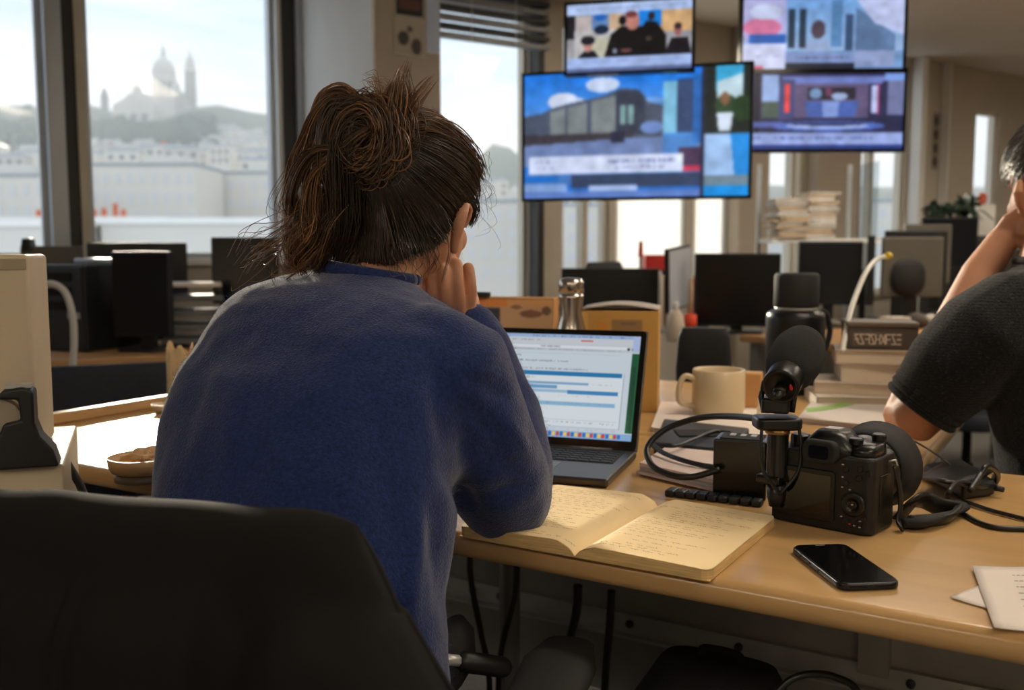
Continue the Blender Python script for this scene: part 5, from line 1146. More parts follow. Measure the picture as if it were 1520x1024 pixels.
im.rect(.255, .16, .29, .52, (238, 70, 66)); im.rect(.32, .16, .78, .6, (96, 84, 120)); im.rect(.40, .2, .70, .36, (38, 36, 48)); im.ell(.45, .28, .04, .07, (110, 140, 180)); im.ell(.60, .32, .05, .05, (160, 180, 220)); im.ell(.53, .26, .02, .06, (110, 60, 90))
im.poly([(.38, .38), (.72, .38), (.70, .58), (.40, .58)], (70, 96, 170)); im.poly([(.49, .38), (.60, .38), (.59, .58), (.50, .58)], (130, 156, 220)); im.rect(.80, .18, .835, .54, (190, 200, 244)); im.rect(.835, .16, .85, .56, (166, 60, 110)); im.rect(.88, .02, 1, .12, (120, 156, 226)); im.rect(.9, .12, 1, .56, (112, 118, 160))
im.ell(.53, .70, .36, .07, (80, 106, 186)); im.ell(.53, .70, .26, .04, (166, 186, 240)); im.ell(.53, .67, .24, .03, (56, 66, 120)); im.rect(0, .78, 1, .94, (150, 168, 224)); im.text(.05, .83, .1, .05, (70, 84, 140), .6); im.text(.2, .83, .82, .05, (74, 88, 150), .7); im.rect(0, .94, 1, 1, (40, 60, 130)); im.rect(0, .64, .25, .72, (84, 100, 170)); im.mottle(.06, 7); im.noise(.02); im.blur(3)
tv('television showing a news studio with a red pillar', 1222, 164, 4.2, .69, .345, R(-2), im, .9, py=.165)
# ================================================================== her chair and the jacket on it
CHR = R(-14); CHC = Vector((-.245, 1.08, 0)); CTOP = .872
M_chair = mat('black_seat_fabric', rgb(24, 24, 25), .85, nscale=120, namt=.2, bump=.2, bscale=400)
ch = office_chair('black office chair with a jacket over its backrest', CHC, CHR, M_chair, top=CTOP, width=.42, seat=.47, arm=.165)
lv = P(720, 986, 1.06); lk = thing('chair_lever', '', '') if False else None
Mi = (Matrix.Translation(CHC) @ Matrix.Rotation(CHR, 4, 'Z')).inverted()
def chl(p): return Mi @ p
k0, k1 = chl(P(690, 982, 1.10)), chl(P(745, 990, 1.12))
MB().tube([tuple(chl(P(655, 978, 1.08))), tuple(k0)], .007, 8).build('tilt_lever', M_steelr, ch, smooth=True)
MB().tube([tuple(k0), tuple(k1)], .0125, 14, round_cap=True).build('lever_knob', M_blk, ch, smooth=True)
MB().loft([(tuple(chl(P(672, 925, 1.13))), (.012, 0, 0), (0, .03, 0)), (tuple(chl(P(674, 945, 1.13))), (.022, 0, 0), (0, .045, 0)), (tuple(chl(P(674, 985, 1.13))), (.024, 0, 0), (0, .05, 0)), (tuple(chl(P(664, 1015, 1.12))), (.018, 0, 0), (0, .04, 0))], 16).build('lumbar_pad', M_chair, ch, smooth=True)
jk = thing('jacket', 'black cotton jacket draped over the office chair', 'jacket', CHC, CHR)
M_jk = mat('black_cotton', rgb(11, 10, 10), .9, nscale=160, namt=.15, bump=.15, bscale=700, bdist=.002, spec=.3)
def jfold(x, h):
    a = min(1, h/.035)
    f = .011*math.sin(23*x+1.2+4*h)+.008*math.sin(47*x+.5-6*h)+.003*math.sin(83*x+2)
    f += .004*mnoise.noise(Vector((x*9, h*4, 1)))
    xc = .165-.45*h
    st_ = 1/(1+math.exp(-(x-xc)/.006)); f += .016*st_*min(1, h/.03)
    # sharp creases hanging from the shoulder line
    for cx, w_, am in ((-.035, .006, .009), (-.12, .008, .010), (.08, .007, .007)): f += am*math.exp(-((x-cx-.12*h*math.sin(cx*50))/w_)**2)
    return a*f
def jac(u, v):
    s = v*1.26
    if s < .30:  h = .30-s; y, z = -.228, CTOP+.013-.045-h; side = 1
    elif s < .44:
        t_ = (s-.30)/.14*math.pi; y = -.268+.042*math.cos(t_); z = CTOP+.013-.045+.045*math.sin(t_); h = 0; side = 0
    else:
        h = s-.44; y = -.310; z = CTOP+.013-.045-h; side = -1
    hd = CTOP+.013-z; ext = .188+.62*min(hd, .22)+.2*max(0, hd-.22)
    extl = .215+.25*min(h, .3)
    x = -extl+(ext+extl)*u
    drop = .012*max(0, (abs(x-(-.01))-.15)/.06)**2 if h < .02 else .012*max(0, (min(abs(x+.01), .21)-.15)/.06)**2
    z -= min(drop, .03)
    z += .0035*mnoise.noise(Vector((x*16, 3, 0)))*(1 if side >= 0 else math.exp(-h*30))
    if side < 0: y -= jfold(x, h)+.02*h+.026*min(1, h/.05)
    if side == 0: y -= 0
    k_e = max(0, max((u-.84)/.16, (.10-u)/.10)); k_e = 1-math.sqrt(max(0, 1-k_e*k_e))
    y = y*(1-k_e)+(-.268-.25*h*(side < 0)*.12)*k_e
    return (x, y, z)
MB().grid(jac, 160, 120).build('cloth', M_jk, jk, smooth=True, solid=.003)
MB().tube([tuple(Vector(jac(.86-.10*k, .36+.05*k))+Vector((0, -.003, 0))) for k in range(6)], .0011, 5).build('seam', M_jk, jk, smooth=True)

# ================================================================== people
M_skin = mat('skin', rgb(190, 138, 108), .55, nscale=18, namt=.1, bump=.15, bscale=240, bdist=.002, sss=.06)
def remesh(mb, name, m, voxel, it=6, parent=None):
    o = mb.build(name, m, None, fix=False)
    q = o.modifiers.new('remesh', 'REMESH'); q.mode = 'VOXEL'; q.voxel_size = voxel; q.use_smooth_shade = True
    q = o.modifiers.new('smooth', 'SMOOTH'); q.factor = .5; q.iterations = it
    baked(o)
    if not o.data.materials: o.data.materials.append(m)
    for p_ in o.data.polygons: p_.use_smooth = True
    if parent: o.parent = parent
    return o
def finger(mb, pts, r0, r1):
    p_ = spline(pts, 5); n_ = len(p_); rs = []
    for k in range(n_):
        t_ = k/(n_-1); rs.append((r0*(1-t_)+r1*t_)*(1+.07*math.cos(2*math.pi*2*t_)))
    mb.tube(p_, rs, 12, round_cap=True)
def frame_of(f):
    f = f.normalized(); r_ = f.cross(Vector((0, 0, 1))).normalized(); u_ = r_.cross(f).normalized()
    return r_, f, u_
def rotm(r_, f, u_): return Matrix(((r_.x, f.x, u_.x), (r_.y, f.y, u_.y), (r_.z, f.z, u_.z))).to_4x4()
def head(mb, Hc, f, sc=1.0):
    r_, f, u_ = frame_of(f); M_ = rotm(r_, f, u_)
    def at(a, b, c): return Hc+(r_*a+f*b+u_*c)*sc
    def e(a, b, c, rx, ry, rz): mb.ell(at(a, b, c), (rx*sc, ry*sc, rz*sc), M_, 24, 16)
    e(0, -.008, .015, .076, .094, .088)             # skull
    e(0, .034, -.045, .067, .064, .075); e(0, .055, -.085, .040, .038, .032); e(0, .012, -.058, .064, .055, .055)   # face, jaw
    e(0, .088, -.098, .018, .014, .014)             # chin
    mb.tube([at(0, .094, -.008), at(0, .110, -.035), at(0, .104, -.048)], [.008*sc, .013*sc, .012*sc], 10, round_cap=True)   # nose
    e(0, .090, -.070, .022, .010, .006); e(0, .089, -.078, .020, .010, .006)   # lips
    for s_ in (-1, 1):
        e(s_*.032, .078, .008, .024, .012, .008); e(s_*.040, .066, -.040, .022, .020, .022)  # brow, cheek
    return at, r_, f, u_
def eyes(at, parent, sc=1.0):
    for s_ in (-1, 1):
        MB().ell(at(s_*.031, .071, -.010), (.0115*sc,)*3, nu=14, nv=10).build('eye', mat('eye_white', rgb(226, 222, 216), .2), parent, smooth=True)
# ------------------------------------------------------------------ woman
Hc = P(604, 292, 1.315); HF = Vector((.36, .90, -.26))
body = MB()
at, hr, hf, hu = head(body, Hc, HF)
nb_ = P(572, 402, 1.265)
body.tube([at(0, -.02, -.03), at(0, -.035, -.085), nb_+Vector((0, 0, .0)), nb_+Vector((-.02, -.03, -.06))], [.052, .048, .050, .070], 20, round_cap=True)
TORSO = [(440, 1060, 1.03, .178, .125), (442, 960, 1.04, .170, .122), (446, 880, 1.06, .170, .125), (450, 800, 1.08, .176, .13), (455, 710, 1.105, .182, .13), (466, 630, 1.135, .188, .13), (486, 550, 1.165, .188, .125), (512, 486, 1.195, .182, .112), (494, 448, 1.22, .144, .095), (490, 426, 1.24, .116, .08), (508, 410, 1.252, .086, .066), (540, 400, 1.26, .064, .058)]
LATV = Vector((.94, -.34, 0)); FWV = Vector((.34, .94, 0))
def torso(mb, shrink, upto=99):
    rings = []
    for px, py, d, hw, hd in TORSO[:upto]:
        rings.append((P(px, py, d), LATV*(hw-shrink), FWV*(hd-shrink)))
    mb.loft(rings, 36, 2.25)
torso(body, .016, 11)
RA = [(P(640, 522, 1.14), .058), (P(662, 540, 1.13), .074), (P(700, 630, 1.155), .070), (P(735, 705, 1.19), .068), (P(748, 737, 1.212), .061)]
RF = [(P(748, 737, 1.212), .060), (P(752, 690, 1.25), .060), (P(744, 610, 1.30), .052), (P(715, 520, 1.335), .043), (P(700, 488, 1.345), .036)]
LA_ = [(P(360, 540, 1.22), .055), (P(336, 575, 1.27), .066), (P(330, 640, 1.33), .066), (P(345, 715, 1.42), .060), (P(360, 745, 1.47), .056)]
LF = [(P(360, 745, 1.47), .056), (P(395, 690, 1.50), .054), (P(450, 590, 1.48), .046), (P(510, 490, 1.46), .038)]
for chain in (RA, RF, LA_, LF): body.tube([p for p, _ in chain], [max(.028, r_-.020) for _, r_ in chain], 16, round_cap=True)
# right hand: palm under the jaw, fingers up along the cheek
wr = RF[-1][0]
palm = [wr, P(690, 484, 1.350), P(682, 466, 1.346)]
body.tube(palm, [.026, .030, .030], 16, round_cap=True, flat=.62, up=(0, 1, .2))
kn = [(645, 452, 1.312), (663, 456, 1.312), (681, 462, 1.322), (694, 460, 1.340)]
md = [(640, 428, 1.292), (659, 427, 1.291), (680, 427, 1.299), (699, 426, 1.322)]
ti = [(641, 409, 1.296), (658, 401, 1.294), (677, 392, 1.303), (695, 398, 1.326)]
for a_, b_, c_, r_ in zip(kn, md, ti, (.0086, .0094, .0097, .0092)):
    finger(body, [palm[1].lerp(P(*a_), .45), P(*a_), P(*b_), P(*c_)], r_*1.08, r_*.88)
finger(body, [palm[0].lerp(palm[1], .6), P(700, 466, 1.37), P(700, 440, 1.40), P(692, 415, 1.405)], .012, .009)
# left hand: holds the other cheek, mostly hidden
lw = LF[-1][0]
body.tube([lw, P(520, 465, 1.45), P(528, 445, 1.44)], [.026, .030, .030], 16, round_cap=True, flat=.62, up=(0, 1, .2))
for k, (dx, dd) in enumerate(((-14, -.03), (-5, -.015), (6, 0), (16, .015))):
    finger(body, [P(520+dx*.6, 460, 1.45+dd), P(526+dx, 435, 1.44+dd), P(534+dx, 415, 1.425+dd), P(542+dx, 398, 1.415+dd)], .0098, .0082)
finger(body, [P(528, 468, 1.44), P(548, 450, 1.43), P(562, 432, 1.43)], .012, .009)
# ear (right)
body.tube([P(690, 307, 1.268), P(685, 318, 1.262), P(680, 335, 1.262), P(676, 354, 1.265), P(674, 370, 1.268)], [.0075, .0095, .0095, .0080, .0070], 12, round_cap=True, flat=.8)
body.tube(spline([P(686, 309, 1.266), P(692, 303, 1.272), P(698, 309, 1.280), P(697, 321, 1.286), P(690, 335, 1.285)], 5), .0036, 8, round_cap=True)
# legs
for s_ in (-1, 1):
    hip = P(440, 1060, 1.03)+LATV*(s_*.085)+Vector((0, 0, -.045)); knee = hip+Vector((-.03+s_*.02, .43, -.02)); ank = Vector((knee.x, knee.y+.04, .08))
    body.tube([hip, hip.lerp(knee, .5), knee], [.085, .075, .055], 18, round_cap=True); body.tube([knee, knee.lerp(ank, .35), ank], [.052, .052, .036], 16, round_cap=True)
    body.tube([ank+Vector((0, -.03, -.035)), ank+Vector((0, .16, -.05))], [.035, .028], 12, round_cap=True)
woman = remesh(body, 'person', M_skin, .0030, 2)
tag(woman, 'person in a blue wool sweater with a messy bun, head propped on a hand', 'person')
eyes(at, woman)
# nails on the visible fingers
M_nail = mat('nail', rgb(206, 158, 134), .3)
# trousers and shoes
trs = MB(); 
for s_ in (-1, 1):
    hip = P(440, 1060, 1.03)+LATV*(s_*.085)+Vector((0, 0, -.045)); knee = hip+Vector((-.03+s_*.02, .43, -.02)); ank = Vector((knee.x, knee.y+.04, .08))
    trs.tube([hip, hip.lerp(knee, .5), knee, knee.lerp(ank, .35), ank+Vector((0, 0, .02))], [.095, .085, .068, .066, .055], 18, round_cap=True)
    sh_ = MB(); sh_.loft([(ank+Vector((0, -.05, -.075)), Vector((.036, 0, 0)), Vector((0, .02, .0))), (ank+Vector((0, -.05, -.03)), Vector((.04, 0, 0)), Vector((0, .035, 0))), (ank+Vector((0, .0, .02)), Vector((.04, 0, 0)), Vector((0, .045, 0)))], 18)
    sh_.tube([ank+Vector((0, -.03, -.042)), ank+Vector((0, .10, -.045)), ank+Vector((0, .17, -.052))], [.038, .038, .028], 14, round_cap=True); remesh(sh_, 'shoe', M_blk, .006, 3, woman)
trs.ell(P(440, 1060, 1.03)+Vector((0, 0, -.03)), (.175, .13, .10), Matrix.Rotation(R(-20), 4, 'Z'))
remesh(trs, 'trousers', mat('dark_denim', rgb(30, 34, 46), .85, nscale=200, namt=.2), .009, 6, woman)
# sweater
sw = MB(); torso(sw, 0)
for chain in (RA, RF, LA_, LF): sw.tube([p for p, _ in chain], [r_ for _, r_ in chain], 22, round_cap=True)
# collar
cr0 = P(544, 404, 1.258)
M_sw = mat('blue_wool', rgb(35, 49, 94), .95, nscale=220, namt=.35, bump=.55, bscale=420, bdist=.003, sheen=.45, spec=.15, det=6)
swo = remesh(sw, 'sweater', M_sw, .0062, 9, woman)
a = verts(swo); n = norms(swo)
px_ = 760+F*a[:, 0]/a[:, 1]; py_ = 370-F*(a[:, 2]-CAMZ)/a[:, 1]
disp = np.zeros(len(a))
for i in range(len(a)):
    p_ = a[i]; disp[i] = .0035*mnoise.noise(Vector((p_[0]*14, p_[1]*14, p_[2]*9)))+.0016*mnoise.noise(Vector((p_[0]*40, p_[1]*40, p_[2]*26)))
def crease(x0, y0, x1, y1, w_, am):               # soft fold along a line on the sweater back
    dx, dy = x1-x0, y1-y0; L2 = dx*dx+dy*dy; t_ = np.clip(((px_-x0)*dx+(py_-y0)*dy)/L2, 0, 1)
    dist = np.hypot(px_-(x0+t_*dx), py_-(y0+t_*dy)); return am*np.exp(-(dist/w_)**2)*np.sin(np.pi*(.12+.88*t_*.999))
front = n[:, 1] < .4
for c_ in ((690, 600, 760, 680, 12, -.006), (700, 660, 790, 720, 14, -.006), (660, 700, 720, 790, 16, -.010), (640, 760, 660, 960, 16, -.008), (620, 780, 600, 960, 14, .006), (300, 520, 250, 720, 18, -.005), (690, 560, 780, 600, 12, -.005), (640, 540, 680, 720, 22, -.008), (350, 600, 320, 740, 20, .004), (745, 620, 800, 690, 9, .004), (720, 740, 810, 720, 12, -.005), (560, 640, 600, 900, 30, -.005)):
    disp += np.where(front, crease(*c_), 0)
set_verts(swo, a+n*disp[:, None])
# fuzz: short loose fibres standing off the wool
a = verts(swo); n = norms(swo); idx = np.random.choice(len(a), 42000); fz = MB()
mb_v = []; 
for i in idx:
    if a[i][1] > 1.42 or a[i][2] < .62: continue
    p_ = Vector(a[i]); d_ = (Vector(n[i])+Vector(np.random.normal(0, .75, 3))).normalized(); L_ = random.uniform(.003, .008)
    s_ = d_.orthogonal().normalized()*.00013; k0_ = len(fz.v); p_ = p_+Vector(np.random.normal(0, .0025, 3)) - Vector(n[i])*.001
    fz.v += [tuple(p_-s_), tuple(p_+s_), tuple(p_+d_*L_)]; fz.f.append((k0_, k0_+1, k0_+2))
o = fz.build('wool_fuzz', mat('wool_fibre', rgb(56, 74, 126), .9), woman); o['kind'] = 'stuff'
# ribbed collar
th_ = [2*math.pi*k/48 for k in range(49)]
cl_ = MB().tube([tuple(cr0+LATV*(.066*math.cos(t_))+FWV*(.058*math.sin(t_))+Vector((0, 0, -.004*math.sin(t_)-.010*math.cos(t_)))) for t_ in th_],   .0070, 10, flat=1.3).build('collar', M_sw, woman, smooth=True)
# ------------------------------------------------------------------ hair
mh = bpy.data.materials.new('hair'); mh.use_nodes = True
b_ = mh.node_tree.nodes['Principled BSDF']; at_ = N(mh.node_tree, 'ShaderNodeAttribute'); at_.attribute_name = 'Col'
mh.node_tree.links.new(at_.outputs['Color'], b_.inputs['Base Color']); b_.inputs['Roughness'].default_value = .34; b_.inputs['Specular IOR Level'].default_value = .6
class Hair:
    def __init__(s): s.mb = MB(); s.c = []
    def strand(s, pts, r_, col, n=3):
        k = len(s.mb.v); m_ = len(pts)
        s.mb.tube(pts, [r_*(.55+.45*math.sin(math.pi*min(1, (i/(m_-1))*.9+.12))) if i < m_-1 else r_*.2 for i in range(m_)], n, cap=False); s.c += [col]*(len(s.mb.v)-k)
    def build(s, name, parent, label=None):
        o = s.mb.build(name, mh, parent, smooth=True); ca = o.data.color_attributes.new('Col', 'FLOAT_COLOR', 'POINT')
        arr = np.ones((len(s.c), 4)); arr[:, :3] = np.array(s.c); ca.data.foreach_set('color', arr.ravel()); return o
def hcol(g, lo=(31, 22, 17), hi=(150, 106, 68)):
    t_ = min(1, max(0, g)); return tuple(s2l((np.array(lo)*(1-t_)+np.array(hi)*t_)/255))
HR = Vector((.094, .110, .104)); HO = Hc+hu*.012-hf*.004
def hp3(nv, k=1.0): return HO+(hr*(nv.x*HR.x)+hf*(nv.y*HR.y)+hu*(nv.z*HR.z))*k
def hline(f_): return float(np.interp(f_, [-1, -.25, -.05, .15, .45, 1], [-.97, -.95, -.5, -.05, .25, .6]))
cap_ = MB().ell((0, 0, 0), (1, 1, 1), nu=56, nv=36)
fs_ = [f_ for f_ in cap_.f if all(cap_.v[i][2] > hline(cap_.v[i][1])-.02 for i in f_)]
cap_.f = fs_; cap_.v = [tuple(hp3(Vector(p_), .985)) for p_ in cap_.v]
hair = Hair(); k = len(cap_.v)
co = cap_.build('hair', mat('hair_cap', rgb(34, 23, 17), .5, nscale=60, namt=.3), woman, smooth=True)
bunp = P(548, 208, 1.222)
dv = bunp-HO; bun_n = Vector((dv.dot(hr)/HR.x, dv.dot(hf)/HR.y, dv.dot(hu)/HR.z)).normalized()
rg = random.Random(17)
for i in range(3600):
    while True:
        n0 = Vector((rg.gauss(0, 1), rg.gauss(0, 1), rg.gauss(0, 1))).normalized()
        if n0.z > hline(n0.y)-.03: break
    if rg.random() < .45:                           # more roots near the hairline
        n0.z = hline(n0.y)+rg.uniform(-.04, .06); n0.normalize()
    m_ = 11; pts = []; lift = rg.uniform(0, .05); q1, q2 = rg.uniform(-.05, .05), rg.uniform(-.03, .03)
    side = n0.cross(bun_n)
    if side.length < .05: continue
    side.normalize()
    for j in range(m_):
        t_ = j/(m_-1); v_ = (n0*(1-t_)+bun_n*t_).normalized()+side*(q1*math.sin(math.pi*t_)+q2*math.sin(2*math.pi*t_)); v_.normalize()
        clump = .018*mnoise.noise(Vector((math.atan2(side.z, side.x)*14, math.atan2(side.y, side.x)*9, 2)))
        pts.append(hp3(v_, 1.0+clump+lift*(.3+.7*t_)+.03*t_*t_))
    hair.strand(pts, rg.uniform(.0006, .0011), hcol(.28*rg.random()**2+.22*max(0, n0.z)*rg.random()))  # paler towards the crown: highlight painted into the strands
def bundle(path, n, spread, r_=(.0006, .0012), g=(.1, .8), flare=0, twist=0, wob=.5):  # high g puts lit highlights into the strand colour
    base = [P(*q) for q in path]; m_ = len(base)
    for i in range(n):
        ox, oy, oz = rg.gauss(0, 1), rg.gauss(0, 1), rg.gauss(0, 1); ph = rg.random()*6.28; pts = []
        for j, b in enumerate(base):
            t_ = j/(m_-1); s_ = spread*(.45+.55*math.sin(math.pi*min(1, t_*.8+.1)))*(1+flare*t_)
            a_ = twist*t_; x_, z_ = ox*math.cos(a_)-oz*math.sin(a_), ox*math.sin(a_)+oz*math.cos(a_)
            pts.append(b+Vector((x_, oy, z_))*s_+Vector((math.sin(ph+t_*5), math.cos(ph*1.3+t_*4), math.sin(ph*.7+t_*6)))*s_*wob*t_)
        hair.strand(spline(pts, 4), rg.uniform(*r_), hcol(rg.uniform(*g)))
D0 = 1.20
# bun core and coils
bundle([(520, 168, 1.20), (548, 158, 1.19), (572, 180, 1.18), (572, 222, 1.18), (548, 246, 1.18), (520, 236, 1.19), (505, 205, 1.2), (515, 175, 1.21)], 260, .010, twist=2)
bundle([(560, 240, 1.2), (588, 215, 1.19), (592, 180, 1.19), (578, 150, 1.2)], 140, .009)
bundle([(545, 215, 1.18), (560, 190, 1.165), (545, 168, 1.17), (520, 178, 1.175), (510, 210, 1.175), (530, 240, 1.175), (560, 232, 1.175)], 150, .007, twist=3)
# loops to the far side of the bun
bundle([(543, 160, 1.19), (512, 134, 1.2), (482, 146, 1.21), (468, 190, 1.21), (470, 240, 1.2), (492, 270, 1.2)], 110, .0036, g=(.15, .95), twist=1)
bundle([(540, 172, 1.185), (505, 152, 1.19), (478, 172, 1.2), (462, 215, 1.2), (452, 262, 1.2), (462, 300, 1.2)], 80, .003, g=(.2, 1), twist=1)
bundle([(536, 180, 1.18), (508, 168, 1.18), (490, 196, 1.18), (486, 240, 1.18), (500, 275, 1.19)], 90, .004, g=(.1, .8), twist=1)
bundle([(540, 164, 1.19), (500, 142, 1.2), (470, 166, 1.2), (452, 205, 1.21), (438, 235, 1.21), (431, 275, 1.21), (442, 305, 1.21), (458, 318, 1.21)], 80, .0028, g=(.35, 1), twist=1)
bundle([(545, 172, 1.18), (508, 160, 1.18), (490, 190, 1.18), (488, 240, 1.18), (495, 290, 1.19), (490, 340, 1.2), (474, 385, 1.21)], 140, .006, g=(.0, .4), wob=.9)
bundle([(552, 190, 1.17), (522, 185, 1.17), (508, 220, 1.17), (510, 280, 1.18), (512, 335, 1.19), (500, 378, 1.2)], 160, .0075, g=(.0, .3), wob=.7)
bundle([(552, 188, 1.165), (530, 200, 1.16), (505, 218, 1.165), (470, 222, 1.17), (447, 245, 1.18), (432, 285, 1.19), (433, 312, 1.2), (452, 322, 1.2)], 80, .0026, g=(.1, .7), twist=1)
bundle([(520, 225, 1.17), (492, 235, 1.17), (470, 262, 1.18), (463, 310, 1.19), (466, 345, 1.2), (445, 375, 1.21), (446, 402, 1.22)], 70, .0042, g=(.35, 1), flare=.4, wob=1.3)
bundle([(505, 270, 1.2), (478, 300, 1.2), (470, 345, 1.2), (450, 372, 1.21), (462, 400, 1.22)], 80, .005, g=(.3, 1), flare=.3, wob=1.3)
bundle([(520, 300, 1.19), (496, 330, 1.19), (486, 365, 1.2), (472, 398, 1.21)], 110, .006, g=(.1, .7), wob=1)
bundle([(500, 340, 1.195), (470, 372, 1.2), (448, 392, 1.21), (428, 398, 1.22), (418, 386, 1.22)], 40, .006, (.0003, .0007), (.4, 1), flare=.4, wob=1.2)
# hair drawn up from the nape
def cap_hit(px, py, k=1.01):
    r_ = ray(px, py); o_ = C0-HO
    q = Vector((r_.dot(hr)/HR.x, r_.dot(hf)/HR.y, r_.dot(hu)/HR.z)); w_ = Vector((o_.dot(hr)/HR.x, o_.dot(hf)/HR.y, o_.dot(hu)/HR.z))
    A_, B_, C_ = q.dot(q), 2*q.dot(w_), w_.dot(w_)-k*k; D_ = B_*B_-4*A_*C_
    return None if D_ < 0 else C0+r_*((-B_-math.sqrt(D_))/(2*A_))
for i in range(1300):
    x = rg.uniform(498, 668); yb_ = float(np.interp(x, [498, 520, 580, 630, 655, 668], [385, 384, 380, 366, 350, 335]))+rg.gauss(0, 5)
    pts = [P(x+rg.gauss(0, 3), yb_+4, 1.203+.035*abs(x-575)/90+rg.uniform(-.004, .003))]
    for t_ in (.25, .5, .75):
        xx_ = x+(548-x)*(t_**1.25)+rg.gauss(0, 2); yy_ = yb_+(215-yb_)*t_; h_ = cap_hit(xx_, yy_, 1.012+.03*rg.random())
        if h_ is None or (t_ == .25 and h_.y > 1.225): h_ = P(xx_, yy_, 1.200+.035*abs(xx_-575)/90)
        pts.append(h_)
    pts.append(bunp+Vector((rg.gauss(0, .006), 0, rg.gauss(0, .006))))
    hair.strand(spline(pts, 3), rg.uniform(.0007, .0012), hcol(.32*rg.random()**2))
# wisps to the side
bundle([(455, 320, 1.2), (430, 345, 1.21), (405, 362, 1.22), (388, 372, 1.23), (372, 390, 1.23)], 40, .010, (.0003, .0006), (.3, 1), flare=.8, wob=.9)
bundle([(455, 300, 1.2), (438, 330, 1.21), (432, 365, 1.21), (440, 395, 1.22)], 60, .006, (.0003, .0007), (.4, 1), wob=.9)
bundle([(470, 215, 1.2), (440, 255, 1.2), (420, 300, 1.2), (425, 330, 1.2)], 30, .008, (.0002, .0005), (.4, 1), flare=.6, wob=1)
# top tuft
bundle([(575, 225, 1.2), (585, 185, 1.2), (590, 150, 1.2), (592, 128, 1.2)], 190, .0075, g=(.2, 1), flare=.15, wob=.3)
bundle([(580, 215, 1.2), (598, 180, 1.2), (606, 150, 1.2), (598, 118, 1.2), (603, 98, 1.2)], 34, .004, (.0003, .0007), (.4, 1), flare=.5, wob=.8)
bundle([(582, 212, 1.2), (602, 178, 1.2), (615, 150, 1.2), (640, 122, 1.2)], 40, .0035, (.0003, .0008), (.4, 1), flare=1.0, wob=.9)
bundle([(575, 165, 1.2), (570, 140, 1.2), (560, 125, 1.2), (545, 122, 1.2)], 30, .007, (.0002, .0005), (.5, 1), wob=1)
# swept top from the parting
bundle([(585, 205, 1.215), (620, 186, 1.235), (660, 200, 1.27), (695, 232, 1.31), (712, 262, 1.33)], 170, .008, (.0005, .001), (.1, .85))
bundle([(682, 280, 1.285), (696, 294, 1.298), (702, 314, 1.31), (698, 334, 1.315)], 80, .004, (.0004, .0008), (.0, .35))
bundle([(575, 372, 1.205), (580, 388, 1.2), (590, 404, 1.205)], 26, .016, (.0003, .0006), (.05, .5), wob=.6)
bundle([(530, 372, 1.215), (522, 390, 1.21), (516, 406, 1.215)], 40, .010, (.0003, .0007), (.05, .6), wob=.8)
bundle([(630, 362, 1.225), (640, 384, 1.235), (634, 404, 1.24)], 16, .009, (.0003, .0005), (.05, .4), wob=.6)
# flyaways round the head
for i in range(260):
    while True:
        n0 = Vector((rg.gauss(0, 1), rg.gauss(0, 1), rg.gauss(0, 1))).normalized()
        if n0.z > hline(n0.y)-.1: break
    t1 = n0.cross(Vector((rg.gauss(0, 1), rg.gauss(0, 1), rg.gauss(0, 1)))).normalized(); L_ = rg.uniform(.1, .32); pts = []
    for j in range(7):
        t_ = j/6; v_ = (n0+t1*L_*t_).normalized(); pts.append(hp3(v_, 1.02+rg.uniform(.02, .05)*t_+.09*t_*t_*rg.random()))
    hair.strand(spline(pts, 3), .00022, hcol(rg.uniform(.1, .7)))
for i in range(46):                                   # curls at the temple and nape
    if i < 26: b = P(rg.uniform(700, 716), rg.uniform(230, 330), 1.33)
    else: b = P(rg.uniform(520, 640), rg.uniform(368, 385), 1.24)
    c1 = Vector((rg.uniform(.0, .02), rg.uniform(-.01, .01), rg.uniform(-.02, .012))) if i < 26 else Vector((rg.uniform(-.01, .01), -.01, rg.uniform(-.03, -.01)))
    hair.strand(spline([b, b+c1, b+c1*1.4+Vector((rg.uniform(-.01, .01), 0, -.014)), b+c1*1.1+Vector((rg.uniform(-.015, .005), 0, -.028))], 5), .00024, hcol(rg.uniform(.1, .6)))
bundle([(664, 350, 1.262), (666, 375, 1.258), (660, 400, 1.27), (655, 420, 1.275)], 7, .0018, (.0002, .0004), (.1, .4))
hs = hair.build('hair_strands', co); 
tie = MB().tube([tuple(P(541, 163, 1.185)+Vector((.017*math.cos(t_), .012*math.sin(t_), .010*math.sin(t_)))) for t_ in th_[::3]], .0058, 8).build('hair_tie', M_blkm, co, smooth=True); tie['label'] = 'black hair tie'
# ------------------------------------------------------------------ man at the other desk
mbod = MB(); MHc = P(1568, 262, 1.86); at2, r2_, f2_, u2_ = head(mbod, MHc, Vector((.12, .95, -.26)), 1.05)
MT = [(1655, 930, 1.66, .20, .13), (1645, 800, 1.67, .195, .135), (1638, 690, 1.69, .195, .14), (1622, 570, 1.71, .20, .14), (1604, 490, 1.735, .198, .125), (1588, 445, 1.755, .175, .105), (1576, 418, 1.77, .125, .085), (1570, 398, 1.785, .085, .07), (1568, 388, 1.79, .068, .062)]
ML = Vector((.93, .36, 0)); MF = Vector((-.36, .93, 0))
def mtorso(mb, sh_): mb.loft([(P(a_, b_, d_), ML*(hw-sh_), MF*(hd-sh_)) for a_, b_, d_, hw, hd in MT], 32, 2.2)
mtorso(mbod, .024)
mbod.tube([at2(0, -.03, -.05), at2(0, -.04, -.10), P(1570, 400, 1.78)], [.062, .060, .07], 18, round_cap=True)
MU = [(P(1560, 462, 1.73), .078), (P(1505, 472, 1.705), .086), (P(1465, 502, 1.70), .092), (P(1412, 552, 1.715), .084), (P(1366, 606, 1.735), .066)]
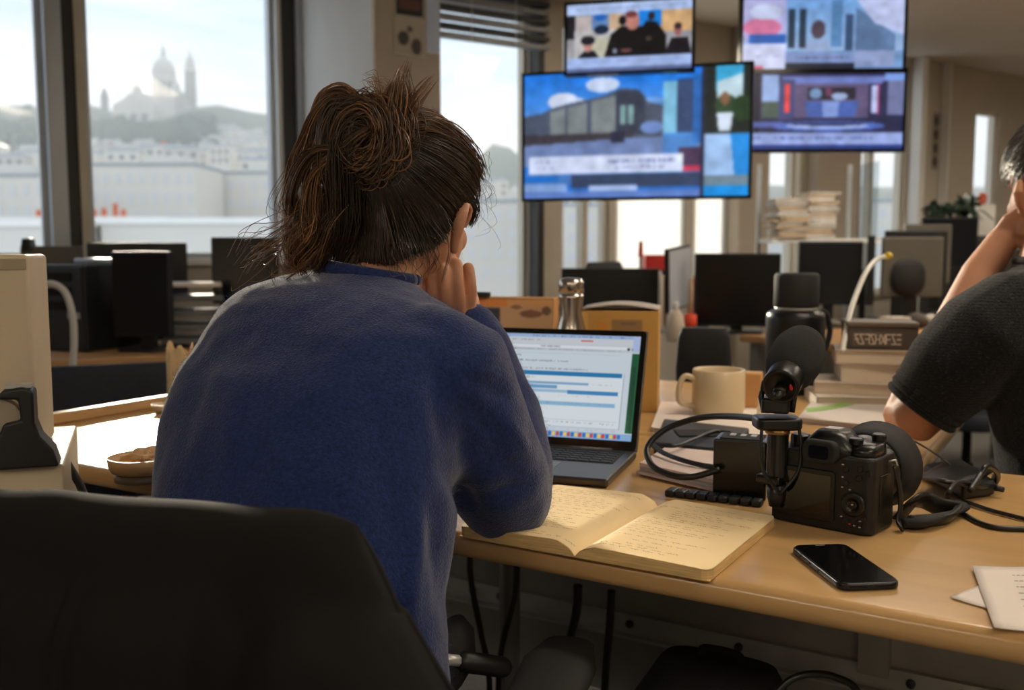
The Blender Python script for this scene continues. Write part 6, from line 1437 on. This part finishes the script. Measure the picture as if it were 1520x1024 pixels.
ME = [(P(1378, 600, 1.73), .046), (P(1356, 622, 1.75), .046), (P(1347, 620, 1.77), .044), (P(1364, 585, 1.80), .044), (P(1418, 488, 1.85), .043), (P(1456, 405, 1.87), .035), (P(1490, 355, 1.87), .028)]
mbod.tube([p for p, _ in MU], [r_-.035 for _, r_ in MU], 18, round_cap=True); mbod.tube([p for p, _ in ME], [r_ for _, r_ in ME], 18, round_cap=True)
mbod.tube([P(1490, 355, 1.87), P(1508, 338, 1.86), P(1522, 330, 1.85)], [.027, .034, .034], 16, round_cap=True, flat=.6, up=(0, 1, 0))
for k, (dy, dd) in enumerate(((-14, .0), (-4, -.012), (6, -.018), (16, -.02))): finger(mbod, [P(1518, 334+dy*.7, 1.85+dd), P(1540, 322+dy, 1.83+dd), P(1556, 318+dy, 1.815+dd), P(1570, 322+dy, 1.80+dd)], .0108, .009)
finger(mbod, [P(1505, 345, 1.86), P(1520, 362, 1.84), P(1536, 366, 1.83)], .0125, .010)
# other arm rests along the desk
MR = [(P(1740, 500, 1.80), .06), (P(1760, 600, 1.86), .055), (P(1755, 640, 2.0), .048), (P(1690, 610, 2.15), .042), (P(1640, 590, 2.2), .03)]
mbod.tube([p for p, _ in MR], [r_ for _, r_ in MR], 16, round_cap=True)
mbod.tube([P(1640, 590, 2.2), P(1615, 586, 2.22)], [.03, .032], 14, round_cap=True, flat=.6, up=(0, 0, 1))
for dy in (-14, -5, 5, 14): finger(mbod, [P(1615, 586+dy*.5, 2.22), P(1590, 588+dy, 2.23), P(1572, 592+dy, 2.235)], .0105, .009)
finger(mbod, [P(1620, 594, 2.2), P(1602, 606, 2.19), P(1592, 610, 2.19)], .012, .01)
# ear
mbod.tube([P(1514, 272, 1.82), P(1512, 285, 1.815), P(1514, 300, 1.82), P(1520, 316, 1.83)], [.009, .012, .011, .009], 12, round_cap=True, flat=.8)
mh0 = P(1655, 930, 1.66)
legs = []
for s_ in (-1, 1):
    hip = Vector((mh0.x, mh0.y, .52))+ML*(s_*.10); knee = hip+Vector((-.14, .42, .02)); ank = Vector((knee.x, knee.y+.03, .08)); legs.append((hip, knee, ank))
    mbod.tube([hip, hip.lerp(knee, .5), knee], [.09, .08, .06], 16, round_cap=True); mbod.tube([knee, knee.lerp(ank, .35), ank], [.056, .056, .04], 14, round_cap=True)
    mbod.tube([ank+Vector((0, -.03, -.035)), ank+Vector((0, .18, -.048))], [.037, .03], 12, round_cap=True)
mbod.ell(Vector((mh0.x, mh0.y, .56)), (.17, .13, .12))
man = remesh(mbod, 'person', mat('skin_tan', rgb(184, 130, 100), .55, nscale=14, namt=.12, bump=.2, bscale=220, bdist=.003, sss=.05), .0038, 3)
tag(man, 'person in a dark grey knitted top leaning an elbow on the facing desk', 'person'); eyes(at2, man, 1.05)
tr2 = MB()
for hip, knee, ank in legs: tr2.tube([hip, hip.lerp(knee, .5), knee, knee.lerp(ank, .35), ank+Vector((0, 0, .02))], [.10, .09, .072, .07, .058], 16, round_cap=True)
tr2.ell(Vector((mh0.x, mh0.y, .56)), (.185, .14, .12)); remesh(tr2, 'trousers', mat('black_trousers', rgb(22, 22, 24), .85), .010, 6, man)
for hip, knee, ank in legs:
    sh_ = MB(); sh_.tube([ank+Vector((0, -.03, -.040)), ank+Vector((0, .10, -.045)), ank+Vector((0, .19, -.050))], [.040, .040, .030], 14, round_cap=True); sh_.tube([ank+Vector((0, 0, -.03)), ank+Vector((0, 0, .03))], [.044, .044], 14); remesh(sh_, 'shoe', M_blk, .007, 3, man)
# knitted top
m_ = bpy.data.materials.new('grey_knit'); m_.use_nodes = True; t_ = m_.node_tree; b_ = t_.nodes['Principled BSDF']; b_.inputs['Roughness'].default_value = .95; b_.inputs['Specular IOR Level'].default_value = .15; b_.inputs['Sheen Weight'].default_value = .12
tcx = N(t_, 'ShaderNodeTexCoord'); n1 = N(t_, 'ShaderNodeTexNoise'); n1.inputs['Scale'].default_value = 190; n1.inputs['Detail'].default_value = 4
mpn = N(t_, 'ShaderNodeMapping'); mpn.inputs['Scale'].default_value = (1, 1, 2.2); t_.links.new(tcx.outputs['Object'], mpn.inputs['Vector']); t_.links.new(mpn.outputs['Vector'], n1.inputs['Vector'])
r1 = N(t_, 'ShaderNodeValToRGB'); els = r1.color_ramp.elements; els[0].position = .35; els[0].color = (*rgb(14, 14, 16), 1); els[1].position = .62; els[1].color = (*rgb(29, 29, 32), 1); e3 = els.new(.78); e3.color = (*rgb(84, 78, 70), 1)
t_.links.new(n1.outputs['Fac'], r1.inputs['Fac']); t_.links.new(r1.outputs['Color'], b_.inputs['Base Color'])
wv = N(t_, 'ShaderNodeTexWave'); wv.bands_direction = 'Z'; wv.inputs['Scale'].default_value = 60; wv.inputs['Distortion'].default_value = 7; wv.inputs['Detail'].default_value = 2; wv.inputs['Detail Scale'].default_value = 6
t_.links.new(tcx.outputs['Object'], wv.inputs['Vector']); bn_ = N(t_, 'ShaderNodeBump'); bn_.inputs['Strength'].default_value = .5; bn_.inputs['Distance'].default_value = .004
t_.links.new(wv.outputs['Fac'], bn_.inputs['Height']); t_.links.new(bn_.outputs['Normal'], b_.inputs['Normal'])
kn_ = MB(); mtorso(kn_, 0); kn_.tube([p for p, _ in MU], [r_ for _, r_ in MU], 20, cap=True)
kn_.tube([P(1700, 490, 1.78), P(1740, 520, 1.81), P(1752, 580, 1.85)], [.08, .078, .07], 18, round_cap=True)
kno = remesh(kn_, 'knitted_top', m_, .0065, 7, man)
e0 = MU[-1][0]; ed_ = (MU[-1][0]-MU[-2][0]).normalized(); sd_ = ed_.orthogonal().normalized(); sd2 = ed_.cross(sd_)
for k, off in enumerate((-.030, -.018, -.004)):
    MB().tube([tuple(e0+ed_*off+(sd_*math.cos(q)+sd2*math.sin(q))*(.0665-.0015*k)) for q in th_], .0065, 8).build('sleeve_roll', m_, man, smooth=True)
MB().tube([tuple(P(1568, 388, 1.79)+ML*(.066*math.cos(q))+MF*(.062*math.sin(q))) for q in th_], .010, 8).build('collar', m_, man, smooth=True)
# short hair
h2 = Hair(); HR2 = Vector((.088, .106, .102)); HO2 = MHc+u2_*.014-f2_*.006
cap2 = MB().ell((0, 0, 0), (1, 1, 1), nu=40, nv=26)
hl2 = lambda f_: float(np.interp(f_, [-1, -.5, 0, .4, 1], [-.55, -.5, -.1, .2, .55]))
cap2.f = [f_ for f_ in cap2.f if all(cap2.v[i][2] > hl2(cap2.v[i][1])-.02 for i in f_)]
def hp4(v_, k=1.0): return HO2+(r2_*(v_.x*HR2.x)+f2_*(v_.y*HR2.y)+u2_*(v_.z*HR2.z))*k
cap2.v = [tuple(hp4(Vector(p_), .985)) for p_ in cap2.v]
co2 = cap2.build('hair', mat('hair_cap_grey', rgb(40, 36, 33), .6, nscale=60, namt=.3), man, smooth=True)
for i in range(2600):
    while True:
        n0 = Vector((rg.gauss(0, 1), rg.gauss(0, 1), rg.gauss(0, 1))).normalized()
        if n0.z > hl2(n0.y)-.04: break
    tdir = Vector((rg.gauss(0, .25), .5, -.6)).normalized(); b0_ = hp4(n0, .99); b1_ = hp4((n0+tdir*.12).normalized(), 1.05); b2_ = hp4((n0+tdir*.24).normalized(), 1.06+rg.random()*.04)
    h2.strand([b0_, b1_, b2_], .0006, hcol(rg.random()**2, (26, 23, 21), (120, 112, 104)))
h2.build('hair_strands', co2)
ch2 = office_chair('black office chair under the man in the knitted top', Vector((mh0.x+.0, mh0.y+.0, 0)), R(20), M_chair, top=.80, width=.40, seat=.43, arms=False, bh=.28)
